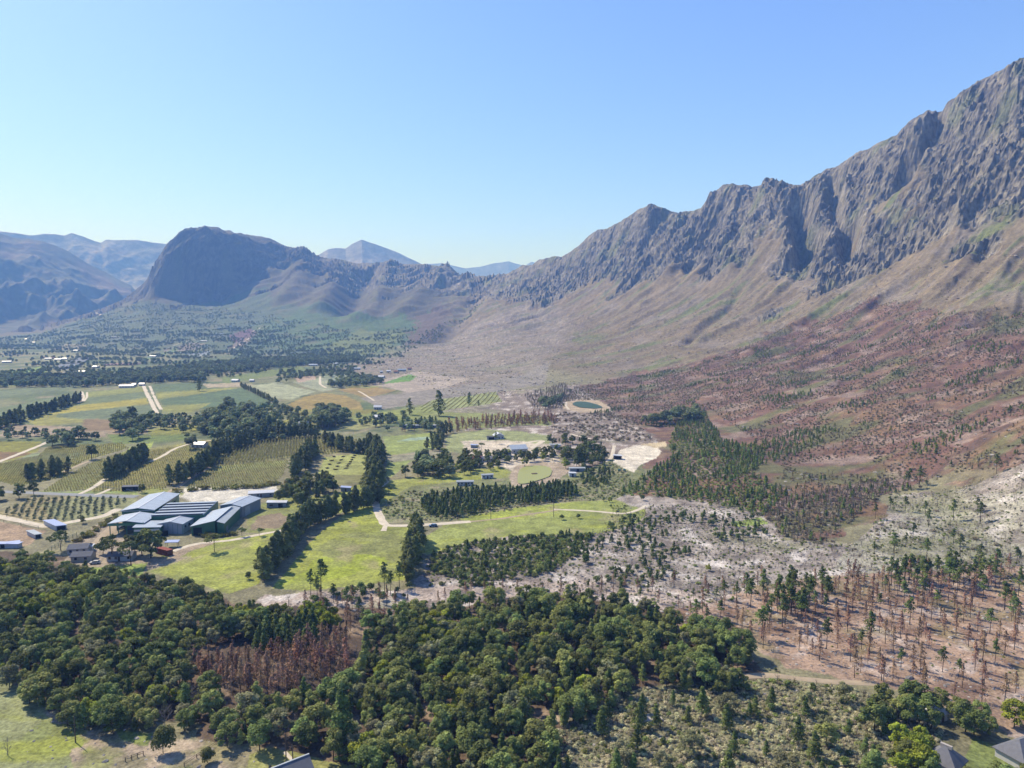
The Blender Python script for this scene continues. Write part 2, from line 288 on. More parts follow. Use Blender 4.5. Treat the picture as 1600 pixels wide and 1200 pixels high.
# ------------------------------------------------------------------ ground cover map (outlines surveyed from the photo, laid on the map)
MEADOW = (166,172,82); DULL = (148,156,92)
ZONES = [  # outline, colour, outline wobble in metres
 ('valley', [(-60,700),(-60,528),(100,531),(230,520),(420,512),(560,525),(640,540),(760,555),(800,590),(800,640),(560,700)], (138,140,98), 20),
 ('foothill', [(-60,528),(60,520),(150,488),(230,470),(340,472),(420,445),(520,470),(640,520),(560,560),(300,545),(60,548)], (95,112,78), 60),
 ('bowlgreen', [(395,505),(470,482),(560,490),(640,478),(700,470),(640,530),(560,550),(400,545)], (92,118,66), 50),
 ('plumslope', [(430,360),(700,415),(730,440),(640,500),(560,480),(500,475),(420,470)], (104,98,84), 60),
 ('redstrip', [(650,500),(690,470),(705,490),(660,535),(630,540)], (116,100,84), 60),
 ('palefan', [(540,570),(640,545),(740,505),(830,470),(900,500),(860,560),(780,610),(700,620),(640,612),(570,600)], (152,140,120), 90),
 ('green1', [(500,545),(560,515),(640,515),(600,545),(540,560)], (120,132,72), 30),
 ('brown', [(850,628),(900,602),(1000,580),(1100,562),(1200,522),(1300,492),(1400,467),(1500,492),(1600,478),(1900,470),(1900,800),(1600,735),(1480,742),(1380,775),(1290,850),(1230,845),(1190,800),(1090,780),(960,768),(1040,690),(900,655)], (132,100,84), 25),
 ('midgrey', [(640,620),(780,612),(900,600),(960,640),(1040,690),(960,770),(880,760),(800,690),(700,660)], (158,142,126), 12),
 ('ash', [(655,960),(640,925),(665,870),(720,850),(830,836),(940,830),(960,770),(1090,780),(1190,800),(1230,846),(1340,850),(1400,772),(1600,735),(1900,800),(1900,930),(1300,905),(1190,925),(1040,965),(900,935)], (182,170,156), 5),
 ('ash2', [(395,945),(420,925),(640,920),(900,905),(1100,925),(1060,965),(900,975),(640,985),(560,960)], (200,182,166), 4),
 ('paleash', [(1300,905),(1340,850),(1420,790),(1600,760),(1900,800),(1900,900),(1560,880)], (184,178,156), 6),
 ('burntsoil', [(1040,960),(1180,915),(1320,898),(1600,888),(1900,900),(1900,1150),(1600,1150),(1480,1110),(1380,1075),(1240,1050),(1190,1010)], (184,156,132), 4),
 ('scrub', [(860,1260),(880,1130),(1000,1060),(1110,1070),(1200,1050),(1300,1080),(1480,1130),(1480,1260)], (140,136,102), 4),
 ('forestfloor', [(-80,1030),(-80,860),(120,875),(420,945),(640,950),(900,930),(1160,980),(1200,1060),(1000,1080),(880,1130),(860,1260),(420,1260),(300,1130),(60,1110)], (112,94,76), 4),
 ('bottomleft', [(-80,1010),(20,1020),(60,1100),(120,1140),(240,1150),(330,1155),(430,1170),(440,1260),(-80,1260)], (160,150,118), 4),
 ('lawnleft', [(-80,1020),(10,1030),(25,1070),(60,1100),(90,1150),(130,1200),(-80,1250)], (160,164,114), 3),
 ('lawnleft2', [(60,1125),(110,1135),(130,1165),(60,1185),(10,1180)], (152,160,98), 3),
 ('lawnleft3', [(170,1140),(240,1146),(232,1165),(190,1158)], (146,156,84), 2),
 ('yardright', [(1515,1150),(1560,1165),(1600,1200),(1600,1260),(1480,1260),(1500,1190)], (148,160,92), 1.5),
 ('yardlow', [(395,1180),(430,1165),(470,1180),(560,1200),(560,1260),(380,1260)], (160,160,96), 1.5),
 # fields in the valley
 ('f', [(-60,648),(60,625),(130,612),(225,607),(232,623),(110,640),(60,665),(-60,690)], (118,132,88), 0),
 ('f', [(38,655),(70,648),(112,640),(232,640),(240,650),(105,662),(60,668)], (160,158,84), 0),
 ('f', [(75,647),(118,634),(228,622),(233,631),(100,646)], (178,168,72), 0),
 ('f', [(135,613),(222,604),(226,612),(130,622)], (150,155,82), 0), ('f', [(90,646),(233,632),(243,650),(160,658),(88,652)], (120,134,98), 0),
 ('f', [(238,600),(310,597),(312,610),(242,614)], (104,124,84), 0), ('f', [(242,614),(375,605),(340,615),(246,624)], (160,160,82), 0),
 ('f', [(246,624),(378,606),(420,625),(430,636),(330,640),(255,634)], (100,122,84), 0), ('f', [(250,634),(330,630),(300,645),(255,645)], (150,152,80), 0),
 ('f', [(345,590),(470,572),(480,580),(350,600)], (126,140,78), 0), ('f', [(315,600),(375,598),(380,604),(325,606)], (190,175,145), 0),
 ('f', [(386,603),(435,597),(495,612),(455,624),(420,622)], (176,180,142), 0), ('f', [(457,597),(505,590),(545,603),(505,612)], (168,172,138), 0),
 ('f', [(460,590),(490,586),(495,592),(466,598)], (196,172,148), 0), ('f', [(505,588),(545,584),(555,590),(515,596)], (150,160,130), 0),
 ('f', [(450,632),(470,622),(505,614),(540,618),(562,628),(568,642),(480,648)], (166,146,84), 0), ('f', [(455,640),(560,640),(590,640),(590,650),(480,655)], (150,145,72), 0),
 ('f', [(527,609),(568,602),(620,610),(575,622)], (164,142,90), 0), ('f', [(540,605),(566,601),(600,604),(570,607)], (160,160,95), 0),
 ('f', [(574,602),(650,580),(735,592),(690,608),(640,614),(600,604)], (186,172,154), 3), ('f', [(595,600),(640,585),(652,588),(640,596)], (120,160,74), 3),
 ('f', [(560,622),(720,604),(860,565),(850,600),(780,612),(680,628),(600,640)], (158,150,136), 6),
 ('f', [(648,638),(676,625),(775,612),(785,628),(700,640),(660,645)], (156,162,104), 0),
 ('f', [(640,640),(720,645),(860,650),(860,665),(640,672)], (150,156,92), 5),
 ('f', [(15,580),(75,572),(72,582),(20,590)], (140,168,86), 0), ('f', [(60,556),(120,555),(116,566),(70,566)], (160,160,120), 0),
 ('f', [(85,575),(118,560),(140,559),(128,571)], (120,126,132), 0), ('f', [(82,576),(120,568),(128,574),(100,578)], (150,158,160), 0),
 ('f', [(70,548),(100,538),(140,537),(130,545)], (150,146,120), 0), ('f', [(255,546),(300,535),(320,537),(300,548),(255,552)], (150,138,122), 6),
 ('f', [(215,562),(275,541),(280,546),(225,565)], (118,140,98), 0), ('f', [(275,550),(325,543),(315,550),(280,556)], (132,142,106), 0), ('f', [(290,552),(330,548),(328,554),(300,558)], (150,160,165), 0),
 ('f', [(370,548),(405,548),(402,556),(375,556)], (110,132,84), 0), ('f', [(355,545),(395,515),(402,520),(380,540)], (150,132,116), 0), ('f', [(355,525),(392,513),(400,520),(370,535)], (118,92,98), 8),
 ('f', [(-60,590),(20,588),(60,596),(20,604),(-60,606)], (150,158,96), 5), ('f', [(-60,615),(60,606),(130,600),(130,606),(60,614),(-60,628)], (120,134,96), 0),
 ('f', [(0,690),(64,690),(60,705),(20,720),(-60,730),(-60,690)], (150,148,58), 0), ('f', [(0,706),(30,706),(50,708),(0,722),(-60,730),(-60,706)], (140,112,74), 0),
 ('f', [(30,760),(0,752),(-60,760),(-60,738),(60,712),(75,698),(190,692),(200,700),(130,720),(100,745)], (152,152,82), 0),
 ('f', [(50,708),(130,708),(120,716),(30,718)], (146,156,112), 0), ('f', [(0,742),(40,745),(30,752),(0,752)], (170,165,72), 0),
 ('f', [(66,768),(100,745),(150,720),(210,700),(235,706),(165,748),(150,765)], (142,145,84), 0), ('f', [(165,722),(200,702),(240,690),(236,700),(200,720)], (166,178,84), 0),
 ('f', [(140,768),(185,735),(235,700),(320,688),(362,688),(330,705),(265,755),(250,768)], (156,150,84), 0), ('f', [(280,700),(330,690),(358,690),(340,702),(290,704)], (162,166,98), 0),
 ('f', [(288,764),(328,728),(400,722),(452,718),(440,745),(415,765),(360,768)], (142,142,92), 0), ('f', [(328,729),(400,723),(450,719),(440,728),(340,738)], (158,166,102), 0),
 ('f', [(325,728),(350,700),(430,682),(500,678),(560,688),(560,705),(490,712),(400,722)], (140,138,84), 0),
 ('f', [(400,665),(450,655),(460,660),(420,670)], (162,160,80), 0), ('f', [(230,672),(320,662),(350,668),(240,684)], (150,150,70), 0), ('f', [(0,660),(60,664),(150,670),(230,664),(230,676),(150,684),(0,682)], (172,154,128), 4),
 ('f', [(130,655),(200,655),(210,670),(130,674)], (146,124,92), 4), ('f', [(165,678),(240,680),(300,678),(290,688),(180,694)], (120,138,72), 0),
 ('f', [(492,756),(506,716),(560,708),(582,712),(578,754),(530,758)], (142,140,90), 0), ('f', [(495,742),(508,714),(565,708),(582,712),(578,742)], (172,176,102), 0),
 ('f', [(520,668),(540,658),(620,655),(618,660),(560,672)], (160,160,104), 0), ('f', [(545,650),(660,636),(700,640),(640,655),(560,662)], (150,158,86), 0),
 ('f', [(600,745),(606,715),(598,682),(682,676),(680,705),(640,722),(612,745)], (160,172,98), 0), ('f', [(602,712),(690,700),(700,704),(660,716),(612,722)], (160,156,128), 3), ('f',[(640,684),(680,681),(680,686),(620,690)], (158,178,150), 2),
 ('f', [(692,705),(700,680),(760,670),(800,672),(860,680),(860,700),(780,715)], (160,166,112), 4),
 ('f', [(720,690),(790,688),(860,695),(880,720),(800,735),(740,725)], (220,206,182), 4),
 ('meadow', [(600,752),(680,742),(780,728),(800,738),(812,752),(700,762),(620,790),(590,790),(592,765)], (164,168,88), 1.5),
 ('meadow', [(225,890),(262,862),(330,842),(420,832),(470,815),(520,775),(565,755),(585,762),(588,790),(480,812),(430,850),(402,912),(360,925),(290,908)], MEADOW, 1.5),
 ('bank', [(385,830),(390,795),(430,780),(500,770),(520,775),(470,808),(430,832)], (152,156,92), 2), ('bank2', [(390,825),(400,806),(440,800),(455,812),(430,826)], (158,140,112), 3),
 ('meadow', [(425,918),(480,850),(540,800),(582,780),(600,822),(640,825),(642,850),(632,906),(560,914),(480,922)], MEADOW, 1.5),
 ('m2', [(480,880),(520,840),(620,830),(636,850),(628,895),(560,890)], (154,158,92), 8), ('m3', [(430,910),(480,880),(560,870),(600,880),(560,895),(480,905)], (172,184,66), 9),
 ('strip', [(655,842),(690,822),(800,795),(900,782),(960,782),(1010,798),(1000,815),(930,835),(820,836),(720,850),(665,866)], (160,168,92), 2.5),
 ('strip2', [(700,812),(800,795),(900,784),(930,790),(860,800),(760,815)], (170,180,84), 3), ('strip3', [(1140,815),(1190,808),(1200,818),(1150,824)], (160,176,92), 2),
 ('scrubmid', [(600,818),(590,790),(640,760),(800,745),(900,740),(1000,700),(1010,760),(960,780),(860,775),(800,790),(700,815)], (140,144,96), 3),
 ('orchard', [(-60,802),(0,800),(55,776),(212,778),(190,805),(100,822),(78,826),(-60,800)], (176,164,118), 0), ('orchgreen', [(60,790),(130,776),(215,778),(190,802),(110,818)], (158,160,112), 3),
 ('plough', [(-60,812),(0,815),(72,830),(45,852),(20,855),(-60,852)], (184,158,128), 0),
 ('yard', [(262,768),(300,762),(432,760),(436,770),(385,786),(300,784)], (236,228,208), 0.5),
 ('verge', [(215,772),(240,760),(290,770),(262,782)], (160,165,90), 1), ('verge2', [(60,768),(215,768),(215,773),(66,771)], (150,165,92), 1),
 ('farmyard', [(100,880),(112,850),(160,815),(185,800),(180,825),(230,870),(300,870),(240,890),(180,895)], (178,162,138), 1.5), ('farmlawn', [(115,890),(230,880),(225,900),(130,900)], (150,168,84), 1),
 ('track', [(262,866),(300,850),(330,845),(335,850),(300,860),(275,874)], (186,166,140), 1),
 ('sand', [(958,722),(968,702),(990,696),(1024,694),(1034,706),(1026,716),(1000,726),(990,738),(975,732)], (240,228,204), 1.5),
 ('sandrim', [(1000,694),(1040,690),(1042,698),(1024,700)], (220,200,160), 1),
 ('bankpond', [(800,760),(796,742),(806,728),(840,722),(880,722),(892,734),(870,752),(830,764)], (190,172,146), 2),
 ('reservoir', [(878,640),(884,628),(905,624),(935,626),(955,636),(948,646),(910,644)], (200,180,150), 2),
]
ZW = [(n, np.array(P(p)), A(*c), j) for n, p, c, j in ZONES]

CACHE = {}
def lush(x, y, a, b, seed): return fbm(x / a, y / b, 4, seed)
def ground_colour(x, y, z, k, rocky, slope, d, az):
    n = x.size; CACHE['rocky'] = rocky
    c1 = fbm(x / 90, y / 90, 5, 201); c2 = fbm(x / 14, y / 14, 4, 202); c3 = fbm(x / 3.1, y / 3.1, 3, 203)
    u = x * RD[0] + y * RD[1]; v = x * RD[1] - y * RD[0]
    st = fbm(u / 28, v / 420, 4, 210); st2 = fbm(u / 9, v / 110, 3, 211)
    col = np.tile(A(150, 144, 110), (n, 1))
    def put(mask, c):
        nonlocal col
        m = np.clip(mask, 0, 1)[:, None]; col = col * (1 - m) + np.asarray(c) * m
    put(sstep(2.3, 2.9, k), A(140, 126, 100))
    hi = sstep(2.5, 3.2, k)
    put(hi * sstep(.02, .3, st) * .8, A(156, 138, 106)); put(hi * sstep(.05, .35, st2 + .3 * c1) * .5, A(124, 104, 86))
    put(hi * sstep(.12, .34, fbm(u / 45, v / 240, 4, 214)) * .8, A(118, 130, 74)); put(hi * sstep(.2, .4, c2 + .3 * c1) * .6, A(112, 98, 90))
    put(sstep(.16, .3, c1 + .3 * c2) * hi * .7, A(156, 144, 128))
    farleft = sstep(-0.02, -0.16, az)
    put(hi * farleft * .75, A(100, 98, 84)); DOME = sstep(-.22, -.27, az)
    sc = np.hypot(x, y) / 900.0
    for name, poly, c, j in ZW:
        if j: X = x + j * (c1 * 1.2 + c2); Y = y + j * 2 * (fbm(x / 60, y / 60, 3, 205) + .5 * c2)
        else: X, Y = x, y
        m = inside(X, Y, poly)
        if not m.any(): continue
        cc = np.tile(c, (int(m.sum()), 1)); q1, q2, q3 = c1[m], c2[m], c3[m]
        def mix(w, t):
            nonlocal cc
            w = np.clip(w, 0, 1)[:, None]; cc = cc * (1 - w) + np.asarray(t) * w
        if name == 'brown':
            mix(sstep(.0, .3, st[m]) * .7, A(150, 122, 88)); mix(sstep(.08, .3, st2[m]) * .6, A(106, 90, 78)); mix(sstep(.1, .3, c2[m]) * .5, A(158, 138, 112)); mix(sstep(.12, .3, fbm(x[m] / 40, y[m] / 40, 4, 230)) * .8, A(168, 146, 130)); mix(sstep(.08, .3, fbm(u[m] / 40, v[m] / 120, 4, 231)) * .75, A(112, 118, 74))
        elif name == 'palefan':
            mix(sstep(.0, .3, st[m]) * .6, A(150, 130, 116)); mix(sstep(.1, .3, st2[m]) * .5, A(184, 174, 164)); mix(sstep(.15, .35, fbm(u[m] / 40, v[m] / 200, 4, 236)) * .6, A(124, 128, 92)); mix(sstep(.2, .4, q2) * .5, A(192, 180, 172))
        elif name in ('ash', 'ash2', 'midgrey', 'paleash'):
            mix(sstep(.1, .35, q2) * .8, A(232, 222, 210)); mix(sstep(.05, .3, -q2) * .7, A(128, 116, 106)); mix(sstep(.15, .4, q1) * .7, A(150, 150, 108)); mix(sstep(.25, .5, q3) * .6, A(96, 86, 80))
        elif name == 'burntsoil':
            mix(sstep(.1, .35, q2) * .7, A(206, 190, 178)); mix(sstep(.05, .35, -q2) * .7, A(138, 108, 90)); mix(sstep(.1, .35, fbm(x[m] / 25, y[m] / 25, 3, 233)) * .5, A(150, 142, 96)); mix(sstep(.3, .5, q3) * .5, A(100, 84, 74))
        elif name in ('meadow', 'm2', 'm3', 'strip', 'strip2', 'lawnleft', 'lawnleft2', 'bank', 'bottomleft', 'lawnleft3'):
            mix(sstep(.0, .35, q2) * .6, A(150, 156, 88)); mix(sstep(.1, .4, fbm(x[m] / 34, y[m] / 12, 4, 240)) * .7, A(172, 178, 70)); mix(sstep(.18, .42, fbm(x[m] / 22, y[m] / 30, 4, 241)) * .7, A(170, 160, 116))
            if name in ('bottomleft',): mix(sstep(.0, .25, fbm(x[m] / 12, y[m] / 12, 4, 242)) * .85, A(194, 174, 150)); mix(sstep(.1, .3, fbm(x[m] / 16, y[m] / 16, 4, 243)) * .8, A(146, 156, 84))
        elif name in ('scrub', 'scrubmid'):
            mix(sstep(.1, .4, q2) * .7, A(176, 164, 136)); mix(sstep(.2, .45, q3) * .7, A(90, 92, 60))
        elif name == 'valley':
            mix(sstep(-.05, .1, fbm(x[m] / 240, y[m] / 240, 2, 244)) * .9, A(100, 118, 76)); mix(sstep(.1, .3, q1) * .8, A(168, 156, 124)); mix(sstep(.15, .3, fbm(x[m] / 50, y[m] / 90, 3, 245)) * .8, A(84, 100, 66))
        elif name == 'forestfloor':
            mix(sstep(.1, .4, q2) * .8, A(170, 148, 122)); mix(sstep(.1, .4, -q2) * .6, A(90, 80, 60))
        elif name == 'f':
            cc = cc * (1 + .16 * q2[:, None] + .1 * q1[:, None])
        elif name in ('foothill', 'bowlgreen', 'plumslope'):
            mix(sstep(.05, .3, q1) * .7, A(120, 118, 84)); mix(sstep(.1, .3, q2) * .5, A(84, 98, 66))
        wgt = 1.0 if name not in ('foothill', 'bowlgreen', 'plumslope', 'brown', 'palefan') else (1 - rocky[m])[:, None]
        col[m] = col[m] * (1 - wgt) + cc * wgt
    # bare rock of the heights
    rk = sstep(.25, .65, rocky + .25 * c2 + .2 * c1 - .35 * sstep(.1, .4, fbm(u / 60, v / 160, 4, 250)))
    rc = np.tile(A(150, 141, 122), (n, 1)); b1 = fbm(x / 30, y / 30 + z / 18, 5, 251); b2 = fbm(x / 7, z / 6, 3, 252)
    w = sstep(.05, .35, b1)[:, None] * .8; rc = rc * (1 - w) + A(176, 166, 148) * w
    w = sstep(.05, .3, -b1)[:, None] * .7; rc = rc * (1 - w) + A(86, 82, 84) * w
    w = sstep(.04, .26, b2)[:, None] * .75; rc = rc * (1 - w) + A(70, 68, 70) * w
    w = (sstep(.12, .35, fbm(x / 90, y / 90, 4, 253)) * .6)[:, None]; rc = rc * (1 - w) + A(120, 128, 84) * w
    rc = rc * (1 - .5 * DOME[:, None]); rk = rk[:, None]; col = col * (1 - rk) + rc * rk  # dome rock darkened: shade of its face put into the colour
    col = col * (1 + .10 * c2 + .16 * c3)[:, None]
    return np.clip(col, .01, .9)

def fan_mesh(name, az0, az1, ncol, nrow, hfun, bfun, d0, d1fun, cfun, mat):
    az = np.linspace(az0, az1, ncol); q = np.linspace(0, 1, 2600)
    dm = np.zeros((nrow, ncol))
    for i in range(ncol):
        d = d0 * (d1fun(az[i]) / d0) ** q
        zb = bfun(np.full(d.shape, az[i]), d)
        e = np.arctan2(zb - CAM_H, d)
        w = np.abs(np.diff(e)) + np.diff(np.log(d)) * 0.045; w = np.convolve(np.pad(w, 20, 'edge'), np.ones(41) / 41, 'valid')
        s = np.concatenate([[0], np.cumsum(w)]); dm[:, i] = np.interp(np.linspace(0, s[-1], nrow), s, d)
    kk = np.ones(9) / 9
    dm = np.apply_along_axis(lambda r: np.convolve(np.pad(r, 4, 'edge'), kk, 'valid'), 1, dm)
    AZ = np.tile(az, (nrow, 1)); x = (dm * np.sin(AZ)).ravel(); y = (dm * np.cos(AZ)).ravel()
    res = hfun(x, y); z = res[0]
    col = cfun(x, y, *res)
    idx = np.arange(nrow * ncol).reshape(nrow, ncol)
    f = np.stack([idx[:-1, :-1], idx[:-1, 1:], idx[1:, 1:], idx[1:, :-1]], -1).reshape(-1, 4)
    o = mesh_obj(name, np.stack([x, y, z], 1), f, (mat,), smooth=True)
    color_attr(o.data, col); tag(o, kind='structure'); return o
AZM = radians(43)
def main_d1(a): return float(np.interp(a, CREST[:, 0], CREST[:, 1])) + 1500
ground = fan_mesh('ground', -AZM, AZM, NC, NR, lambda x, y: height(x, y, info=True), lambda a, d: base(a, d)[0], 60.0, main_d1,
                  ground_colour, M_GROUND)
def _crag():
    me = ground.data; n = len(me.vertices); r = CACHE['rocky']; at = me.attributes.new('crag', 'FLOAT', 'POINT'); at.data.foreach_set('value', r.astype(np.float32))
    li = np.zeros(len(me.loops), np.int32); me.loops.foreach_get('vertex_index', li); me.polygons.foreach_set('use_smooth', (r[li[::4]] < .35))
_crag()

# ------------------------------------------------------------------ the far ranges, each a sheet of its own standing kilometres behind
def mountain(name, sky_, d_crest, foot_y, d_foot, seed, amp, cols, az_pad=0.02, up=None):
    T = tab([(p, q, d_crest) for p, q in sky_]); a0 = T[0, 0] - az_pad; a1 = T[-1, 0] + az_pad
    def bf(a, d):
        cz = np.interp(a, T[:, 0], T[:, 2]); t = np.clip((d - d_foot) / (d_crest - d_foot), 0, 1)
        z = cz * (0.55 * t + 0.45 * t ** 2.2); b = np.clip((d - d_crest) / (d_crest * 0.25), 0, 1)
        return z * (1 - b) ** 1.3 * np.where(d < d_crest, 1, 1) + 0 * d
    def hf(x, y):
        d = np.hypot(x, y); a = np.arctan2(x, y); z = bf(a, d)
        cz = np.interp(a, T[:, 0], T[:, 2]); t = np.clip((d - d_foot) / (d_crest - d_foot), 0, 1)
        s = d_crest / 7500.0; wx = 300 * fbm(x / 1500, y / 1500, 3, seed + 9)
        e = np.sin(pi * np.clip(t, 0, 1) ** .8) * .9 + .10
        r = ridged((x + wx) / (900 * s), (y + wx) / (1700 * s), 5, seed)
        z = z + e * amp * ((r - .4) * 1.6 + .35 * fbm(x / (160 * s), y / (160 * s), 4, seed + 3)) * np.clip(t * 3, 0, 1)
        return z, t, r
    def cf(x, y, z, t, r):
        c = np.tile(A(*cols[0]), (x.size, 1)); w = sstep(-.1, .3, fbm(x / 500, y / 500, 5, seed + 5))[:, None]
        c = c * (1 - w) + A(*cols[1]) * w; w = sstep(.1, .35, fbm(x / 130, y / 130 + z / 90, 4, seed + 6))[:, None] * .7
        return c * (1 - w) + A(*cols[2]) * w
    return fan_mesh(name, a0, a1, 420 if a1 - a0 > .15 else 260, 300, hf, bf, d_foot, lambda a: d_crest * 1.25, cf, M_RANGE)
mountain('mountain_range', [(-700,330),(-400,340),(-200,345),(-60,352),(0,363),(20,370),(45,373),(62,377),(85,384),(110,394),(140,412),(165,424),(185,436),(205,445),(225,470),(245,500),(260,522)], 7600, 522, 5300, 301, 170, [(96,100,84), (118,104,98), (140,128,120)], .001)
mountain('mountain_range', [(-700,350),(-200,352),(0,361),(25,363),(50,366),(68,363),(85,364),(100,366),(112,362),(130,368),(148,376),(158,379),(166,374),(185,376),(215,374),(240,378),(265,381),(300,395),(340,430),(380,500)], 10500, 520, 8300, 401, 220, [(140,140,124), (166,158,146), (180,176,170)], .001)
mountain('mountain_range', [(430,520),(460,440),(480,406),(495,398),(512,388),(525,386),(540,387),(552,378),(565,372),(590,381),(620,392),(640,402),(662,413),(690,430),(730,470),(760,520)], 9500, 520, 7000, 501, 200, [(150,146,134), (170,162,150), (130,126,120)], .001)
mountain('mountain_range', [(600,470),(630,425),(662,413),(690,410),(710,414),(728,418),(752,415),(772,410),(795,407),(810,412),(820,415),(830,409),(850,415),(900,440),(960,520)], 14000, 520, 11000, 601, 240, [(110,114,110), (126,126,120), (140,136,130)], .001)

# ------------------------------------------------------------------ tracks, road and water
def plain_mat(name, c, s=.3, var=.25, rough=.9, spec=.2):
    m, nt, b = new_mat(name); tc = N_(nt, 'ShaderNodeTexCoord'); n = noise_node(nt, tc.outputs['Object'], s, 6, .65)
    r = ramp(nt, n.outputs['Fac'], [(.25, tuple(v * (1 - var) for v in c)), (.75, tuple(min(.95, v * (1 + var)) for v in c))]); nt.links.new(r.outputs[0], b.inputs['Base Color'])
    b.inputs['Roughness'].default_value = rough; b.inputs['Specular IOR Level'].default_value = spec; return m
M_DIRT = plain_mat('pale_dirt', A(240, 226, 200)); M_DIRT2 = plain_mat('tan_dirt', A(198, 178, 148)); M_ASPH = plain_mat('old_asphalt', A(166, 168, 168), var=.12)
ROADS = [  # name, material, width, px line
 ('dirt_road', M_DIRT, 4.5, [(604,752),(594,760),(589,768),(586,785),(590,800),(598,815),(601,822),(640,821),(680,819),(735,815)]),
 ('dirt_road', M_DIRT, 3.0, [(602,822),(599,830)]),
 ('dirt_track', M_DIRT2, 2.2, [(735,815),(780,811),(830,803),(870,797)]), ('dirt_track', M_DIRT, 2.6, [(865,796),(900,797),(945,800),(975,804),(1000,796),(1010,790)]),
 ('dirt_road', M_DIRT, 5.5, [(224,602),(229,614),(235,625),(240,636),(246,648)]), ('dirt_road', M_DIRT, 4, [(234,603),(240,618),(247,632),(252,640)]),
 ('dirt_road', M_DIRT, 5, [(127,612),(130,620),(128,626),(120,630)]), ('dirt_road', M_DIRT, 3, [(136,613),(136,620),(131,627)]),
 ('asphalt_road', M_ASPH, 6.5, [(-60,768),(30,769),(70,771),(120,773),(170,775),(214,776)]),
 ('dirt_road', M_DIRT, 3.5, [(124,772),(140,765),(153,757),(165,748)]), ('dirt_track', M_DIRT, 3, [(148,774),(165,768),(172,764)]),
 ('dirt_road', M_DIRT, 3, [(233,722),(255,712),(275,700),(300,692),(330,688)]), ('dirt_track', M_DIRT2, 3, [(98,738),(120,728),(140,720)]),
 ('dirt_road', M_DIRT, 4, [(-10,725),(20,713),(45,703),(60,697),(76,690)]), ('dirt_track', M_DIRT2, 3, [(262,770),(280,760),(300,745),(328,730)]),
 ('dirt_road', M_DIRT, 3.2, [(270,862),(290,853),(320,847),(360,845),(400,836),(430,831),(455,826),(480,822),(495,815)]),
 ('dirt_road', M_DIRT2, 5, [(135,860),(150,850),(165,835),(178,822),(190,812)]), ('dirt_road', M_DIRT, 5, [(-60,795),(0,807),(40,816),(75,824),(95,818),(130,812),(160,808),(185,795)]),
 ('dirt_track', M_DIRT2, 3, [(376,602),(395,612),(415,622),(435,634)]), ('dirt_track', M_DIRT, 3, [(560,611),(572,618),(585,626)]), ('dirt_track', M_DIRT, 4, [(500,588),(500,600),(510,606)]),
 ('dirt_road', M_DIRT, 5, [(770,700),(800,697),(830,690),(850,688),(830,700),(850,702),(870,700)]), ('dirt_track', M_DIRT, 3, [(892,678),(905,682),(925,686)]), ('dirt_track', M_DIRT, 3, [(960,696),(958,706),(955,716),(945,722)]),
 ('dirt_track', M_DIRT, 3, [(885,628),(884,634),(889,640)]), ('dirt_track', M_DIRT2, 3, [(1150,1058),(1180,1056),(1200,1052),(1240,1060),(1300,1066),(1370,1068)]),
 ('dirt_track', M_DIRT2, 2.5, [(860,1128),(880,1118),(900,1110)]), ('dirt_track', M_DIRT, 4, [(270,540),(295,532),(320,527),(350,524)]), ('dirt_track', M_DIRT, 4, [(355,548),(380,535),(392,527)]), ('dirt_track', M_DIRT, 5, [(395,518),(410,510)]),
 ('dirt_road', M_DIRT, 12, [(146,489),(151,490),(157,493)]), ('dirt_track', M_DIRT2, 2, [(602,712),(640,710),(690,703)]),
 ('garden_path', M_DIRT, 1.0, [(445,1175),(458,1187),(470,1200),(478,1212)]),
]
_RL = []
def road_near(x, y, pad=1.2):
    m = np.zeros(x.shape, bool)
    for p, w in _RL:
        for (ax, ay), (bx, by) in zip(p[:-1], p[1:]):
            r = w / 2 + pad
            s = (x > min(ax, bx) - r) & (x < max(ax, bx) + r) & (y > min(ay, by) - r) & (y < max(ay, by) + r)
            if not s.any(): continue
            dx, dy = bx - ax, by - ay; t = np.clip(((x[s] - ax) * dx + (y[s] - ay) * dy) / (dx * dx + dy * dy + 1e-9), 0, 1)
            m[s] |= np.hypot(x[s] - ax - t * dx, y[s] - ay - t * dy) < r
    return m
def smooth_line(p, step=2.5):
    p = np.array(p); L = np.concatenate([[0], np.cumsum(np.hypot(*np.diff(p, axis=0).T))]); n = max(4, int(L[-1] / step)); t = np.linspace(0, L[-1], n)
    q = np.stack([np.interp(t, L, p[:, 0]), np.interp(t, L, p[:, 1])], 1)
    for _ in range(6): q[1:-1] = (q[:-2] + 2 * q[1:-1] + q[2:]) / 4
    return q
for nm, mt, w, line in ROADS:
    q = smooth_line(P(line)); tn = np.gradient(q, axis=0); tn /= np.linalg.norm(tn, axis=1)[:, None] + 1e-9; nr = np.stack([-tn[:, 1], tn[:, 0]], 1)
    ww = w / 2 * (1 + .22 * perlin(q[:, 0] / 9, q[:, 1] / 9, 77)); cols = []
    for o_ in (-1, -.5, 0, .5, 1):
        e = q + nr * (ww * o_)[:, None]; cols.append(np.stack([e[:, 0], e[:, 1], height(e[:, 0], e[:, 1]) + (.14 if abs(o_) < 1 else .02)], 1))
    V = np.stack(cols, 1).reshape(-1, 3); n = len(q); I = np.arange(n * 5).reshape(n, 5)
    F = np.stack([I[:-1, :-1], I[:-1, 1:], I[1:, 1:], I[1:, :-1]], -1).reshape(-1, 4)
    tag(mesh_obj(nm, V, F, (mt,), smooth=True), kind='structure'); _RL.append((q[::2], w))
